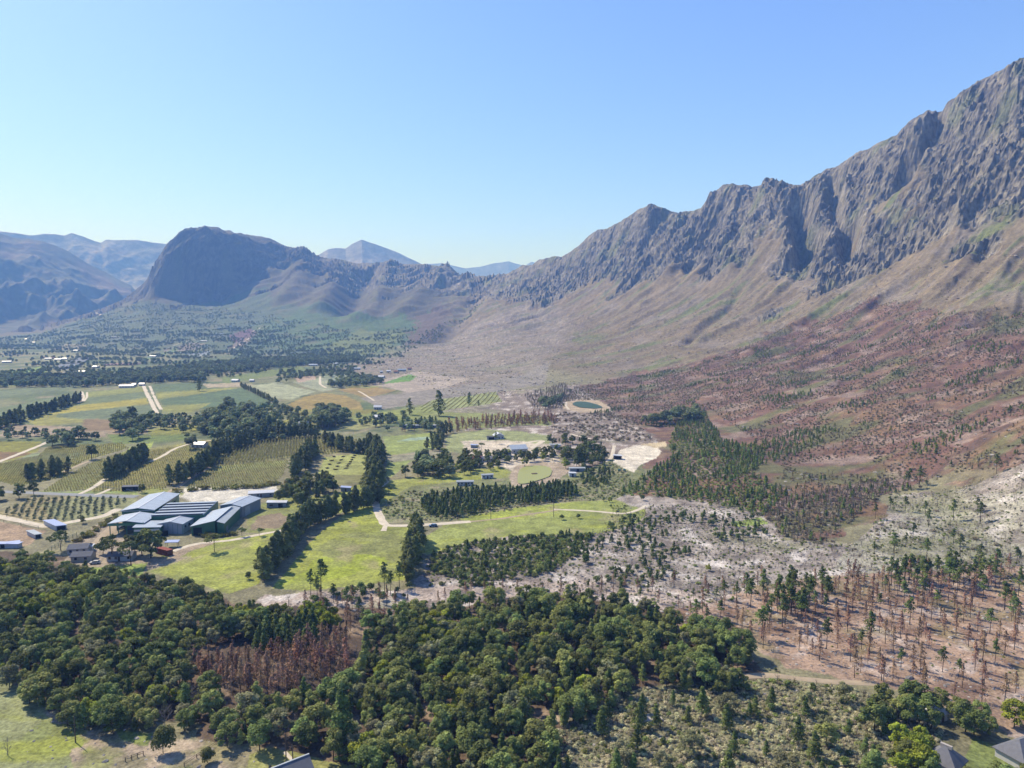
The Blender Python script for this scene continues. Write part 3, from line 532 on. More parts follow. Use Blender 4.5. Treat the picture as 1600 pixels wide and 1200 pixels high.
def water_mat(name, c):
    m, nt, b = new_mat(name); b.inputs['Base Color'].default_value = (*c, 1); b.inputs['Roughness'].default_value = .4; b.inputs['Specular IOR Level'].default_value = .05
    tc = N_(nt, 'ShaderNodeTexCoord'); n = noise_node(nt, tc.outputs['Object'], 1.2, 3); bp = N_(nt, 'ShaderNodeBump'); bp.inputs['Strength'].default_value = .12
    nt.links.new(n.outputs['Fac'], bp.inputs['Height']); nt.links.new(bp.outputs[0], b.inputs['Normal']); return m
for nm, c, poly in (('pond_water', A(186,188,118), [(809,742),(812,734),(822,729),(842,728),(858,730),(863,736),(860,745),(845,750),(822,757),(808,757)]),
                    ('reservoir_water', A(78,104,78), [(893,632),(900,628),(915,628),(935,633),(943,637),(930,639),(905,637)])):
    q = np.array(P(poly)); c0 = q.mean(0); z = max(gz(*p) for p in q) + .35; V = []; n = 48
    ring = [q[int(i * len(q) / n)] * (1 - (i * len(q) / n) % 1) + q[(int(i * len(q) / n) + 1) % len(q)] * ((i * len(q) / n) % 1) for i in range(n)]; ring = np.array(ring)
    for _ in range(3): ring = (np.roll(ring, 1, 0) + 2 * ring + np.roll(ring, -1, 0)) / 4
    V = [(a, b, z) for a, b in ring] + [(c0[0], c0[1], z)]; F = [(i, (i + 1) % n, n) for i in range(n)]
    tag(mesh_obj(nm, V, F, (water_mat(nm, c),)), kind='structure')

# ------------------------------------------------------------------ plants: materials
def leaf_mat(name, c, var=0.28, hue=0.03, rough=0.75, trans=0.25):
    m, nt, b = new_mat(name)
    at = N_(nt, 'ShaderNodeVertexColor', layer_name='tone'); oi = N_(nt, 'ShaderNodeObjectInfo')
    h = N_(nt, 'ShaderNodeHueSaturation'); h.inputs['Color'].default_value = (*c, 1)
    mr = N_(nt, 'ShaderNodeMapRange'); mr.inputs[3].default_value = 1 - var; mr.inputs[4].default_value = 1 + var
    nt.links.new(oi.outputs['Random'], mr.inputs[0]); nt.links.new(mr.outputs[0], h.inputs['Value'])
    ml = N_(nt, 'ShaderNodeMath', operation='MULTIPLY'); ml.inputs[1].default_value = 7.31; nt.links.new(oi.outputs['Random'], ml.inputs[0])
    fr = N_(nt, 'ShaderNodeMath', operation='FRACT'); nt.links.new(ml.outputs[0], fr.inputs[0])
    m2 = N_(nt, 'ShaderNodeMapRange'); m2.inputs[3].default_value = .5 - hue; m2.inputs[4].default_value = .5 + hue
    nt.links.new(fr.outputs[0], m2.inputs[0]); nt.links.new(m2.outputs[0], h.inputs['Hue'])
    c2 = mul(nt, h.outputs[0], at.outputs['Color']); nt.links.new(c2, b.inputs['Base Color'])
    b.inputs['Roughness'].default_value = rough; b.inputs['Specular IOR Level'].default_value = .15
    if trans:
        t = N_(nt, 'ShaderNodeBsdfTranslucent'); nt.links.new(c2, t.inputs[0]); mx = N_(nt, 'ShaderNodeMixShader'); mx.inputs[0].default_value = trans
        nt.links.new(b.outputs[0], mx.inputs[1]); nt.links.new(t.outputs[0], mx.inputs[2]); nt.links.new(mx.outputs[0], nt.nodes['Material Output'].inputs[0])
    return m
LM = {
 'forest': leaf_mat('forest_leaves', (.188, .218, .060), .42, .026), 'lime': leaf_mat('lime_leaves', (0.240, 0.270, 0.030), .25, .015),
 'grey': leaf_mat('grey_green_leaves', (0.240, 0.240, 0.110), .25, .02), 'dark': leaf_mat('dark_leaves', (0.140, 0.162, 0.044), .3, .02),
 'pine': leaf_mat('pine_needles', (0.115, 0.150, 0.040), .3, .015), 'brown': leaf_mat('scorched_needles', (0.280, 0.170, 0.105), .35, .02),
 'row': leaf_mat('windbreak_needles', (0.150, 0.168, 0.052), .25, .015), 'far': leaf_mat('valley_leaves', (0.190, 0.225, 0.100), .35, .02),
 'olive': leaf_mat('olive_leaves', (0.190, 0.200, 0.100), .2, .015), 'hedge': leaf_mat('hedge_leaves', (0.175, 0.165, 0.035), .3, .03),
 'scrub': leaf_mat('scrub_leaves', (0.400, 0.370, 0.210), .4, .03), 'char': leaf_mat('charred_twigs', (0.090, 0.074, 0.070), .4, .02, trans=0),
 'twig': leaf_mat('bare_grey_twigs', (.17, .155, .145), .3, .02, trans=0), 'vine': leaf_mat('vine_leaves', (0.280, 0.260, 0.090), .25, .02),
 'poplar': leaf_mat('poplar_leaves', (0.112, 0.165, 0.053), .3, .02), 'rust': leaf_mat('rust_red_leaves', (0.260, 0.140, 0.075), .35, .015),
 'belt': leaf_mat('bright_pine_needles', (0.175, 0.225, 0.052), .3, .02),
 'slope': leaf_mat('scorched_brush', (.225, .190, .120), .45, .03),
 'gold': leaf_mat('yellow_vine_leaves', (.22, .18, .03), .2, .015),
}
def bark_mat(name, c):
    m, nt, b = new_mat(name); tc = N_(nt, 'ShaderNodeTexCoord'); n = noise_node(nt, tc.outputs['Object'], 2.5, 4)
    r = ramp(nt, n.outputs['Fac'], [(.3, tuple(v * .6 for v in c)), (.7, tuple(min(1, v * 1.4) for v in c))]); nt.links.new(r.outputs[0], b.inputs['Base Color'])
    return m
BARK = bark_mat('bark', (.07, .055, .042)); CHAR = bark_mat('charred_bark', (.035, .028, .026)); PALEBARK = bark_mat('pale_bark', (.16, .14, .12))

# ------------------------------------------------------------------ plants: shapes
def limb(V, F, pts, radii, seg=5):
    base_i = len(V)
    for (p, r) in zip(pts, radii):
        for k in range(seg):
            a = 2 * pi * k / seg; V.append((p[0] + r * cos(a), p[1] + r * sin(a), p[2]))
    for i in range(len(pts) - 1):
        for k in range(seg):
            a = base_i + i * seg + k; b = base_i + i * seg + (k + 1) % seg; F.append((a, b, b + seg, a + seg))
def leaves(clumps, n, size, R, flat=0.0):
    """clumps: (cx,cy,cz,rx,rz,tone) -> quads over each clump's shell, loosely facing outward"""
    P_, T_ = [], []
    for (cx, cy, cz, rx, rz, tone) in clumps:
        v = R.normal(size=(n, 3)); v /= np.linalg.norm(v, axis=1)[:, None]
        v[:, 2] = np.where(v[:, 2] < -.35, -v[:, 2] * .6, v[:, 2])
        rr = (R.uniform(.55, 1.08, n)) ** .6
        c = np.stack([cx + v[:, 0] * rx * rr, cy + v[:, 1] * rx * rr, cz + v[:, 2] * rz * rr], 1)
        nr = v + R.normal(size=(n, 3)) * .45 + np.array([0, 0, flat]); nr /= np.linalg.norm(nr, axis=1)[:, None]
        t = np.cross(nr, R.normal(size=(n, 3))); t /= np.linalg.norm(t, axis=1)[:, None]; b = np.cross(nr, t)
        s = size * R.uniform(.6, 1.35, n)[:, None]
        q = np.stack([c - t * s - b * s * .6, c + t * s * .8 - b * s * .8, c + t * s + b * s * .7, c - t * s * .7 + b * s], 1)
        P_.append(q.reshape(-1, 3)); T_.append(np.repeat(tone * R.uniform(.75, 1.25, n), 4))
    V = np.concatenate(P_); return V, np.arange(len(V)).reshape(-1, 4), np.concatenate(T_)
def crown_clumps(kind, R, h):
    C = []
    if kind == 'broad':
        cr = h * R.uniform(.34, .44)
        C.append((0, 0, h * .55, cr * .7, h * .34, .85))
        for i in range(18):
            a = R.uniform(0, 2 * pi); e = R.uniform(-.7, 1.0); r = cr * R.uniform(.5, .86) * math.sqrt(max(.1, 1 - e * e * .75))
            C.append((cos(a) * r, sin(a) * r, h * .52 + e * h * .34, cr * R.uniform(.26, .42), cr * R.uniform(.22, .36), R.uniform(.75, 1.3)))
    elif kind == 'spread':                                  # wide, flat-topped
        cr = h * R.uniform(.42, .55)
        for i in range(13):
            a = R.uniform(0, 2 * pi); r = cr * math.sqrt(R.uniform(0, .95))
            C.append((cos(a) * r, sin(a) * r, h * (.80 - .22 * (r / cr) ** 2) + R.uniform(-.4, .3), cr * R.uniform(.26, .36), h * .10, R.uniform(.8, 1.25)))
    elif kind == 'column':                                   # windbreak tree
        for i in range(15):
            t = (i + .5) / 15; r = h * .19 * (1.1 - abs(t - .38) * 1.35) * R.uniform(.8, 1.15); a = R.uniform(0, 2 * pi)
            C.append((cos(a) * r * .5, sin(a) * r * .5, h * (.08 + .88 * t), r, h * .075, R.uniform(.75, 1.25)))
    elif kind == 'cone':
        for i in range(13):
            t = (i + .5) / 13; r = h * .21 * (1.12 - t) * R.uniform(.8, 1.15) + .12; a = R.uniform(0, 2 * pi)
            C.append((cos(a) * r * .35, sin(a) * r * .35, h * (.18 + .80 * t), r, h * .055, R.uniform(.75, 1.25)))
    elif kind == 'top':                                      # pine with a bare stem
        for i in range(9):
            t = i / 8; r = h * .15 * (1.1 - .75 * t) * R.uniform(.7, 1.2); a = R.uniform(0, 2 * pi)
            C.append((cos(a) * r * .6, sin(a) * r * .6, h * (.52 + .44 * t), r, h * .05, R.uniform(.8, 1.2)))
    elif kind == 'wisp':                                     # scorched pine: thin brown needles up the stem
        for i in range(11):
            t = (i + .5) / 11; r = h * .135 * (1.15 - t) * R.uniform(.7, 1.3); a = R.uniform(0, 2 * pi)
            C.append((cos(a) * r * .5, sin(a) * r * .5, h * (.30 + .68 * t), r, h * .05, R.uniform(.7, 1.3)))
    elif kind == 'ball':
        cr = h * .45
        for i in range(7):
            a = R.uniform(0, 2 * pi); r = cr * R.uniform(0, .5)
            C.append((cos(a) * r, sin(a) * r, h * R.uniform(.32, .68), cr * R.uniform(.5, .7), h * .26, R.uniform(.8, 1.2)))
    elif kind == 'dome':
        for i in range(5):
            a = R.uniform(0, 2 * pi); r = h * R.uniform(0, .5)
            C.append((cos(a) * r, sin(a) * r, h * R.uniform(.2, .5), h * R.uniform(.35, .6), h * .32, R.uniform(.7, 1.3)))
    elif kind == 'row':                                      # a few metres of trellised vine
        for i in range(6): C.append((R.uniform(-.2, .2), -2.4 + i * .96, h * .55, .50, h * .4, R.uniform(.75, 1.25)))
    elif kind == 'rowtall':
        for i in range(4): C.append((R.uniform(-.2, .2), -1.8 + i * 1.2, h * .55, .45, h * .40, R.uniform(.75, 1.25)))
    return C
def trunk_mesh(kind, R, h, V, F):
    lean = (R.uniform(-.04, .04) * h, R.uniform(-.04, .04) * h)
    top = {'broad': .62, 'spread': .76, 'column': .9, 'cone': .95, 'top': .97, 'wisp': 1.0, 'ball': .5, 'dome': .3}.get(kind, .5)
    r0 = h * {'broad': .022, 'spread': .02, 'top': .014, 'wisp': .013, 'column': .018}.get(kind, .016)
    n = 5; limb(V, F, [(lean[0] * t, lean[1] * t, h * top * t - (.4 if t == 0 else 0)) for t in np.linspace(0, 1, n)], [r0 * (1 - .75 * t) for t in np.linspace(0, 1, n)])
    if kind in ('broad', 'spread'):
        for i in range(5):
            a = R.uniform(0, 2 * pi); z0 = h * R.uniform(.25, .5); L = h * R.uniform(.2, .33)
            limb(V, F, [(lean[0] * .5, lean[1] * .5, z0), (cos(a) * L * .5, sin(a) * L * .5, z0 + L * .45), (cos(a) * L, sin(a) * L, z0 + L * .75)], [r0 * .5, r0 * .35, r0 * .15], 4)
    if kind in ('wisp', 'top', 'bare'):
        for i in range(7):
            a = R.uniform(0, 2 * pi); z0 = h * R.uniform(.3, .9); L = h * R.uniform(.06, .14)
            limb(V, F, [(0, 0, z0), (cos(a) * L, sin(a) * L, z0 + L * .3)], [r0 * .3, r0 * .12], 3)
def bare_tree(R, h, V, F, n=26):
    limb(V, F, [(0, 0, -.3), (0.05, 0, h * .4), (0.1, .05, h * .85)], [h * .02, h * .014, h * .005])
    for i in range(n):
        a = R.uniform(0, 2 * pi); z0 = h * R.uniform(.15, .8); L = h * R.uniform(.18, .38); p = (cos(a) * L * .6, sin(a) * L * .6, z0 + L * .45)
        limb(V, F, [(0, 0, z0), p, (p[0] * 1.4 + R.uniform(-.2, .2), p[1] * 1.4, p[2] + L * .5)], [h * .007, h * .005, h * .002], 3)
        for j in range(3):
            b = R.uniform(0, 2 * pi); limb(V, F, [p, (p[0] + cos(b) * L * .4, p[1] + sin(b) * L * .4, p[2] + L * .4)], [h * .003, h * .0015], 3)
HID = bpy.data.collections.new('prototypes')
KIND = {   # name, shape, height, leaf material, bark, leaves per clump, leaf size, variants
 'forest': ('broadleaf_tree', 'broad', 9.5, 'forest', BARK, 150, .20, 5), 'lime': ('acacia_tree', 'broad', 7.5, 'lime', BARK, 140, .17, 3),
 'grey': ('grey_leaved_tree', 'broad', 8.5, 'grey', PALEBARK, 110, .19, 3), 'darkbroad': ('shade_tree', 'broad', 9.0, 'dark', BARK, 130, .22, 4),
 'spread': ('umbrella_pine', 'spread', 9.0, 'dark', BARK, 80, .22, 2), 'pine': ('pine_tree', 'cone', 8.5, 'pine', BARK, 100, .17, 4),
 'toppine': ('bare_stemmed_pine', 'top', 10.0, 'pine', CHAR, 75, .17, 5), 'burnt': ('scorched_pine', 'wisp', 9.0, 'brown', CHAR, 42, .13, 6),
 'row': ('windbreak_tree', 'column', 9.5, 'row', BARK, 80, .24, 4), 'gum': ('gum_tree', 'broad', 16.0, 'far', PALEBARK, 60, .5, 4),
 'fartree': ('valley_tree', 'broad', 11.0, 'far', BARK, 22, .62, 4), 'cypress': ('cypress_tree', 'column', 16.0, 'dark', BARK, 60, .35, 2),
 'poplar': ('poplar_tree', 'column', 11.0, 'poplar', BARK, 40, .28, 3), 'olive': ('olive_tree', 'ball', 2.6, 'olive', BARK, 28, .17, 3),
 'hedge': ('hedge_bush', 'dome', 2.6, 'hedge', BARK, 50, .2, 3), 'youngpine': ('young_pine', 'cone', 4.2, 'pine', BARK, 26, .18, 4),
 'scrub': ('scrub', 'dome', 1.2, 'scrub', BARK, 26, .12, 4), 'greenscrub': ('green_scrub', 'dome', 1.5, 'forest', BARK, 24, .16, 3),
 'char': ('charred_shrub', 'bare', 3.0, None, CHAR, 0, 0, 3), 'twig': ('bare_tree', 'bare', 6.0, None, PALEBARK, 0, 0, 3),
 'vine': ('vine_row', 'row', .8, 'vine', BARK, 16, .16, 2), 'tallvine': ('tall_vine_row', 'rowtall', 3.0, 'vine', BARK, 18, .2, 2),
 'rust': ('scorched_tree', 'column', 7.0, 'rust', CHAR, 14, .2, 4), 'slopeburnt': ('scorched_thicket', 'wisp', 4.4, 'slope', CHAR, 9, .2, 4),
 'rustbush': ('scorched_bush', 'dome', 2.0, 'slope', CHAR, 24, .2, 4), 'roundtree': ('round_tree', 'ball', 8.5, 'dark', BARK, 420, .2, 2),
 'beltpine': ('belt_pine', 'cone', 4.2, 'belt', BARK, 30, .18, 4),
 'slim': ('slim_tree', 'column', 8.5, 'forest', BARK, 90, .19, 4),
 'treelet': ('bushy_tree', 'ball', 3.6, 'pine', BARK, 50, .18, 3),
}
PROTO = {}
def build_proto(kind):
    nm, shape, h, lm, bark, n, size, nv = KIND[kind]; out = []
    for v in range(nv):
        R = np.random.default_rng(abs(hash((nm, v))) % 99991 if False else sum(map(ord, nm)) * 13 + v * 101)
        TV, TF = [], []
        if shape == 'bare': bare_tree(R, h, TV, TF)
        else: trunk_mesh(shape, R, h, TV, TF)
        tk = mesh_obj('trunk', TV, TF, (bark,), link=False).data
        if lm:
            V, F, T = leaves(crown_clumps(shape, R, h), n, size, R, .55)
            cr = mesh_obj('crown', V, F, (LM[lm],), link=False).data; color_attr(cr, np.repeat(T[:, None], 3, 1))
            nv_ = len(TV); V2 = np.concatenate([V, np.array(TV)]); me = bpy.data.meshes.new(nm)
            q = [tuple(f) for f in F]; me.from_pydata([tuple(a) for a in V2], [], q + [tuple(i + len(V) for i in f) for f in TF]); me.update()
            me.materials.append(LM[lm]); me.materials.append(bark)
            me.polygons.foreach_set('material_index', np.array([0] * len(q) + [1] * len(TF), np.int32)); color_attr(me, np.repeat(np.concatenate([T, np.ones(nv_)])[:, None], 3, 1))
        else:
            cr = None; me = tk
        po = bpy.data.objects.new(nm, me); HID.objects.link(po); out.append((tk, cr, me, po))
    PROTO[kind] = out
    c = bpy.data.collections.new('prototypes_' + nm)
    for t in out: c.objects.link(t[3])
    PROTO[kind + '_col'] = c

def gn_scatter(name, pts, rot, scl, var, col, label, cat):
    me = bpy.data.meshes.new(name); me.vertices.add(len(pts)); me.vertices.foreach_set('co', np.asarray(pts, np.float32).ravel())
    for an, ty, dat, key in (('rot', 'FLOAT', rot, 'value'), ('scl', 'FLOAT_VECTOR', scl, 'vector'), ('var', 'INT', var, 'value')):
        a = me.attributes.new(an, ty, 'POINT'); a.data.foreach_set(key, np.asarray(dat, np.int32 if ty == 'INT' else np.float32).ravel())
    o = bpy.data.objects.new(name, me); COL.objects.link(o)
    ng = bpy.data.node_groups.new('scatter_' + name, 'GeometryNodeTree')
    ng.interface.new_socket('Geometry', in_out='INPUT', socket_type='NodeSocketGeometry'); ng.interface.new_socket('Geometry', in_out='OUTPUT', socket_type='NodeSocketGeometry')
    gi = ng.nodes.new('NodeGroupInput'); go = ng.nodes.new('NodeGroupOutput'); ip = ng.nodes.new('GeometryNodeInstanceOnPoints')
    ci = ng.nodes.new('GeometryNodeCollectionInfo'); ci.inputs['Collection'].default_value = col; ci.inputs['Separate Children'].default_value = True; ci.inputs['Reset Children'].default_value = True
    def attr(n, t):
        a = ng.nodes.new('GeometryNodeInputNamedAttribute'); a.data_type = t; a.inputs['Name'].default_value = n; return a.outputs['Attribute']
    cx = ng.nodes.new('ShaderNodeCombineXYZ'); ng.links.new(attr('rot', 'FLOAT'), cx.inputs[2])
    ng.links.new(gi.outputs[0], ip.inputs['Points']); ng.links.new(ci.outputs[0], ip.inputs['Instance']); ip.inputs['Pick Instance'].default_value = True
    ng.links.new(attr('var', 'INT'), ip.inputs['Instance Index']); ng.links.new(cx.outputs[0], ip.inputs['Rotation']); ng.links.new(attr('scl', 'FLOAT_VECTOR'), ip.inputs['Scale'])
    ng.links.new(ip.outputs[0], go.inputs[0])
    md = o.modifiers.new('scatter', 'NODES'); md.node_group = ng
    tag(o, label, cat, kind='stuff'); return o

# ------------------------------------------------------------------ planting
PLANTS = {}           # (kind, region) -> list of (x, y, z, scale, rot)
REGION = {}           # region -> (label, category, group)
EXCLUDE = [np.array(P(p)) for p in [
  [(165,842),(175,800),(225,765),(440,758),(445,775),(392,785),(385,812),(335,838),(260,842)], [(275,768),(430,760),(436,772),(300,784)],
  [(1470,1150),(1500,1150),(1525,1195),(1530,1240),(1460,1240)], [(1555,1155),(1640,1140),(1640,1240),(1560,1200)], [(1508,1155),(1560,1165),(1600,1240),(1525,1240)],
  [(400,1180),(425,1168),(470,1200),(500,1240),(400,1240)], [(958,724),(968,700),(1032,694),(1032,712),(990,740),(975,734)],
  [(798,762),(798,735),(815,724),(885,724),(885,750),(860,764)], [(880,642),(884,628),(940,624),(956,640),(910,648)], [(1465,1115),(1480,1115),(1482,1132),(1465,1132)],
  [(710,745),(742,745),(742,760),(710,760)], [(745,733),(780,733),(780,752),(745,752)], [(795,690),(822,690),(830,712),(795,715)], [(770,668),(792,668),(792,690),(768,690)],
  [(110,850),(145,850),(160,885),(112,890)], [(255,848),(282,848),(282,870),(255,874)]]]
def excluded(x, y):
    m = np.zeros(x.shape, bool)
    for e in EXCLUDE: m |= inside(x, y, e)
    return m | road_near(x, y)
def in_view(x, y, m=40):
    z = 0 * x; fw = y * CP + (CAM_H) * SP; up = -CAM_H * CP + y * SP
    px = 800 + FPX * x / fw; py = 600 - FPX * up / fw
    return (px > -m) & (px < 1600 + m) & (py < 1300)
def plant(kind, region, x, y, s, rot=None):
    x = np.asarray(x, float); y = np.asarray(y, float)
    if not len(x): return
    z = height(x, y); rot = rng.uniform(0, 6.28, len(x)) if rot is None else np.full(len(x), rot)
    s = np.broadcast_to(s, x.shape); PLANTS.setdefault((kind, region), []).append(np.stack([x, y, z, s, rot], 1))
def grid(poly, sp, jit=.45, ang=None, sp2=None):
    poly = np.array(P(poly)); lo = poly.min(0); hi = poly.max(0); c = (lo + hi) / 2; R_ = np.hypot(*(hi - lo)) / 2 + sp; sp2 = sp2 or sp
    gx, gy = np.meshgrid(np.arange(-R_, R_, sp), np.arange(-R_, R_, sp2)); gx = gx.ravel(); gy = gy.ravel()
    gx = gx + rng.uniform(-jit, jit, gx.size) * sp; gy = gy + rng.uniform(-jit, jit, gy.size) * sp2; a = 0.35 if ang is None else ang
    x = c[0] + gx * cos(a) - gy * sin(a); y = c[1] + gx * sin(a) + gy * cos(a)
    m = inside(x, y, poly) & in_view(x, y); x, y = x[m], y[m]; m = ~excluded(x, y); return x[m], y[m]
def wood(kinds, region, poly, sp, s=(.75, 1.2), mask=None, jit=.45):
    """kinds: {kind: share}"""
    x, y = grid(poly, sp, jit)
    if mask is not None: m = mask(x, y); x, y = x[m], y[m]
    ks = list(kinds); pr = np.array([kinds[k] for k in ks], float); tot = pr.sum()
    r = rng.uniform(0, max(1, tot), len(x)); e = np.cumsum(pr)
    for i, k in enumerate(ks):
        m = (r >= (e[i - 1] if i else 0)) & (r < e[i]); reg = region if isinstance(region, str) else region[k]
        plant(k, reg, x[m], y[m], rng.uniform(s[0], s[1], int(m.sum())))
def row(kind, region, line, sp, s=(.85, 1.15), jit=.25, width=0):
    p = np.array(P(line)); seg = np.hypot(*np.diff(p, axis=0).T); L = np.concatenate([[0], np.cumsum(seg)])
    t = np.arange(0, L[-1], sp); t = t + rng.uniform(-jit, jit, len(t)) * sp
    x = np.interp(t, L, p[:, 0]) + rng.normal(0, .35 + width, len(t)); y = np.interp(t, L, p[:, 1]) + rng.normal(0, .35 + width, len(t))
    plant(kind, region, x, y, rng.uniform(*s, len(t)))
def one(kind, region, px, py, s, label=None, cat=None):
    x, y = ray(px, py); REGION[region] = (label, cat or 'tree', None) if label else REGION[region]
    plant(kind, region, [x], [y], [s])

# ------------------------------------------------------------------ where the plants stand
def nmask(a, lo, seed, b=None):
    return lambda x, y: fbm(x / a, y / (b or a), 3, seed) > lo
def RG(key, label, cat, group): REGION[key] = (label, cat, group)
RG('fl', 'dense green tree in the closed woodland filling the lower left', 'tree', 'woodland trees at lower left')
RG('fc', 'dense green tree in the closed woodland at bottom centre', 'tree', 'woodland trees at bottom centre')
RG('fr', 'green tree in the broken thickets by the grey roofs at lower right', 'tree', 'thicket trees at lower right')
RG('liml', 'yellow green tree glowing among the darker woodland trees', 'tree', 'yellow green trees in the woodland')
RG('greyl', 'grey green tree among the darker woodland trees', 'tree', 'grey green trees in the woodland')
RG('twig', 'leafless grey tree standing among the woodland trees', 'tree', 'leafless trees in the woodland')
RG('brc', 'scorched brown tree in the burnt gap of the woodland', 'tree', 'scorched trees in the woodland gap')
RG('brr', 'scorched brown pine on the burnt stony ground at right', 'pine tree', 'scorched pines on the burnt ground')
RG('tpr', 'charred pine with a green top on the burnt stony ground at right', 'pine tree', 'green topped pines on the burnt ground')
RG('scp', 'young green pine standing in the pale scrub at the bottom', 'pine tree', 'young pines in the scrub')
RG('asp', 'small green pine on the pale stony ground below the meadows', 'pine tree', 'small pines on the pale stony ground')
RG('blk', 'small dark pine in the packed stand above the track meadow', 'pine tree', 'pines of the packed stands')
RG('slg', 'small green pine in the green belt at the foot of the burnt slope', 'pine tree', 'pines of the green belt')
RG('slb', 'scorched brown thicket covering the lower mountain slope', 'scorched trees', 'scorched trees on the slope')
RG('slbush', 'scorched red brown bush behind the farmyard', 'bush', 'scorched bushes behind the farmyard')
RG('wb', 'dark windbreak tree in a row between the fields', 'tree', 'windbreak trees between the fields')
RG('wbm', 'dark windbreak tree in the row beside the bright meadow', 'tree', 'windbreak trees beside the meadow')
RG('yard', 'dark shade tree around the farmhouses in the middle', 'tree', 'shade trees around the farmhouses')
RG('gum', 'tall gum tree in a grove among the valley fields', 'tree', 'gum trees among the valley fields')
RG('far', 'small tree far across the hazy valley', 'tree', 'trees across the far valley')
RG('hill', 'tree cover on the hazy foothills', 'trees', 'foothill trees')
RG('pop', 'slim green poplar in the row behind the long shed', 'tree', 'poplars behind the long shed')
RG('rusty', 'scorched tree in the brown belt above the farmhouses', 'tree', 'scorched trees of the brown belt')
RG('oli', 'small round olive tree in the orchard by the warehouse', 'olive tree', 'olive trees of the orchard')
RG('hed', 'yellow green bush in the hedge by the gravel yard', 'bush', 'bushes of the yard hedge')
RG('hed2', 'yellow green bush in the hedge along the warehouse drive', 'bush', 'bushes of the drive hedge')
RG('vin', 'rows of trellised vines covering the valley fields', 'vines', 'vines')
RG('scr', 'pale scrub covering the open ground', 'scrub', 'scrub'); RG('chr', 'charred shrubs dotted over the burnt ground', 'shrubs', 'charred shrubs')
RG('gsc', 'low green bushes dotted over the open ground', 'bushes', 'green bushes')
RG('bygate', 'green tree beside the small farm cottages at left', 'tree', 'trees beside the farm cottages')

FLp = [(-60,885),(0,882),(60,878),(105,900),(200,910),(290,928),(340,945),(420,962),(480,975),(480,1000),(310,1010),(300,1070),(360,1110),(300,1142),(130,1152),(60,1110),(20,1085),(0,1045),(-60,1035)]
FCp = [(560,990),(650,968),(740,945),(900,942),(1000,958),(1090,985),(1165,1010),(1190,1070),(1080,1095),(1010,1062),(965,1110),(900,1128),(862,1170),(850,1260),(560,1260),(540,1215),(500,1180),(440,1172),(340,1175),(320,1150),(400,1100),(550,1082)]
CZ = {'slim': 'fl', 'forest': 'fl', 'lime': 'liml', 'grey': 'greyl', 'twig': 'twig', 'pine': 'fl', 'spread': 'fl'}
wood({'slim': .12, 'forest': .52, 'grey': .13, 'lime': .06, 'twig': .05, 'pine': .10, 'spread': .02}, CZ, FLp, 4.2, (.45, 1.0))
CZ2 = dict(CZ, slim='fc', forest='fc', pine='fc', spread='fc', darkbroad='fc')
wood({'slim': .12, 'forest': .50, 'darkbroad': .10, 'grey': .11, 'lime': .05, 'twig': .03, 'pine': .09}, CZ2, FCp, 4.5, (.48, 1.08))
wood({'lime': 1}, 'liml', [(25,935),(140,925),(130,965),(30,965)], 5, (.7, 1.1)); wood({'lime': 1}, 'liml', [(370,968),(520,960),(530,985),(380,1000)], 4.5, (.6, .95))
wood({'lime': 1}, 'liml', [(625,1005),(650,985),(750,978),(745,1005),(650,1030)], 5, (.8, 1.15)); wood({'pine': 1}, 'fc', [(400,992),(490,985),(495,1015),(400,1025)], 3.2, (.7, 1.1))
wood({'burnt': .62, 'twig': .16, 'rust': .22}, {'burnt': 'brc', 'twig': 'twig', 'rust': 'brc'}, [(300,1040),(400,1035),(480,1010),(545,1005),(545,1075),(430,1092),(330,1088)], 2.8, (.7, 1.15))
wood({'burnt': .6, 'toppine': .15, 'twig': .25}, {'burnt': 'brc', 'twig': 'twig', 'toppine': 'fl'}, [(440,950),(600,940),(640,955),(640,985),(560,990),(480,972)], 5.5, (.7, 1.1))
wood({'toppine': .4, 'treelet': .6}, 'asp', [(480,930),(640,915),(640,935),(480,950)], 5, (.7, 1.3))
wood({'forest': .6, 'darkbroad': .3, 'grey': .1}, 'fr', [(1345,1120),(1400,1098),(1480,1102),(1492,1140),(1440,1160),(1350,1150)], 5.2, (.7, 1.1))
wood({'forest': .45, 'treelet': .3, 'grey': .25}, 'fr', [(1190,1050),(1240,1068),(1330,1100),(1335,1150),(1270,1180),(1200,1130)], 8.5, (.5, .9))
wood({'forest': .7, 'grey': .3}, 'fr', [(1480,1125),(1550,1125),(1555,1150),(1520,1152),(1482,1148)], 4.6, (.6, .95)); wood({'lime': 1}, 'liml', [(1550,1128),(1700,1120),(1700,1160),(1560,1150)], 5, (.7, 1.1))
wood({'lime': .6, 'forest': .4}, {'lime': 'liml', 'forest': 'fr'}, [(1405,1165),(1462,1160),(1470,1240),(1400,1250)], 5, (.7, 1.05)); wood({'forest': 1}, 'fr', [(1560,1205),(1700,1200),(1700,1260),(1560,1260)], 4.5, (.6, .9))
wood({'pine': .8, 'grey': .2}, {'pine': 'scp', 'grey': 'greyl'}, [(870,1250),(880,1150),(960,1110),(1060,1100),(1200,1080),(1330,1130),(1400,1190),(1400,1250)], 10, (.5, 1.05))
wood({'scrub': .78, 'greenscrub': .13, 'char': .05, 'treelet': .008}, {'scrub': 'scr', 'greenscrub': 'gsc', 'char': 'chr', 'treelet': 'fr'}, [(860,1270),(870,1140),(960,1080),(1100,1070),(1200,1045),(1340,1080),(1480,1140),(1480,1270)], 1.15, (.25, 1.05))
BRp = [(1040,965),(1180,928),(1320,905),(1600,895),(1760,900),(1760,1120),(1600,1118),(1480,1095),(1380,1068),(1240,1042),(1190,1012)]
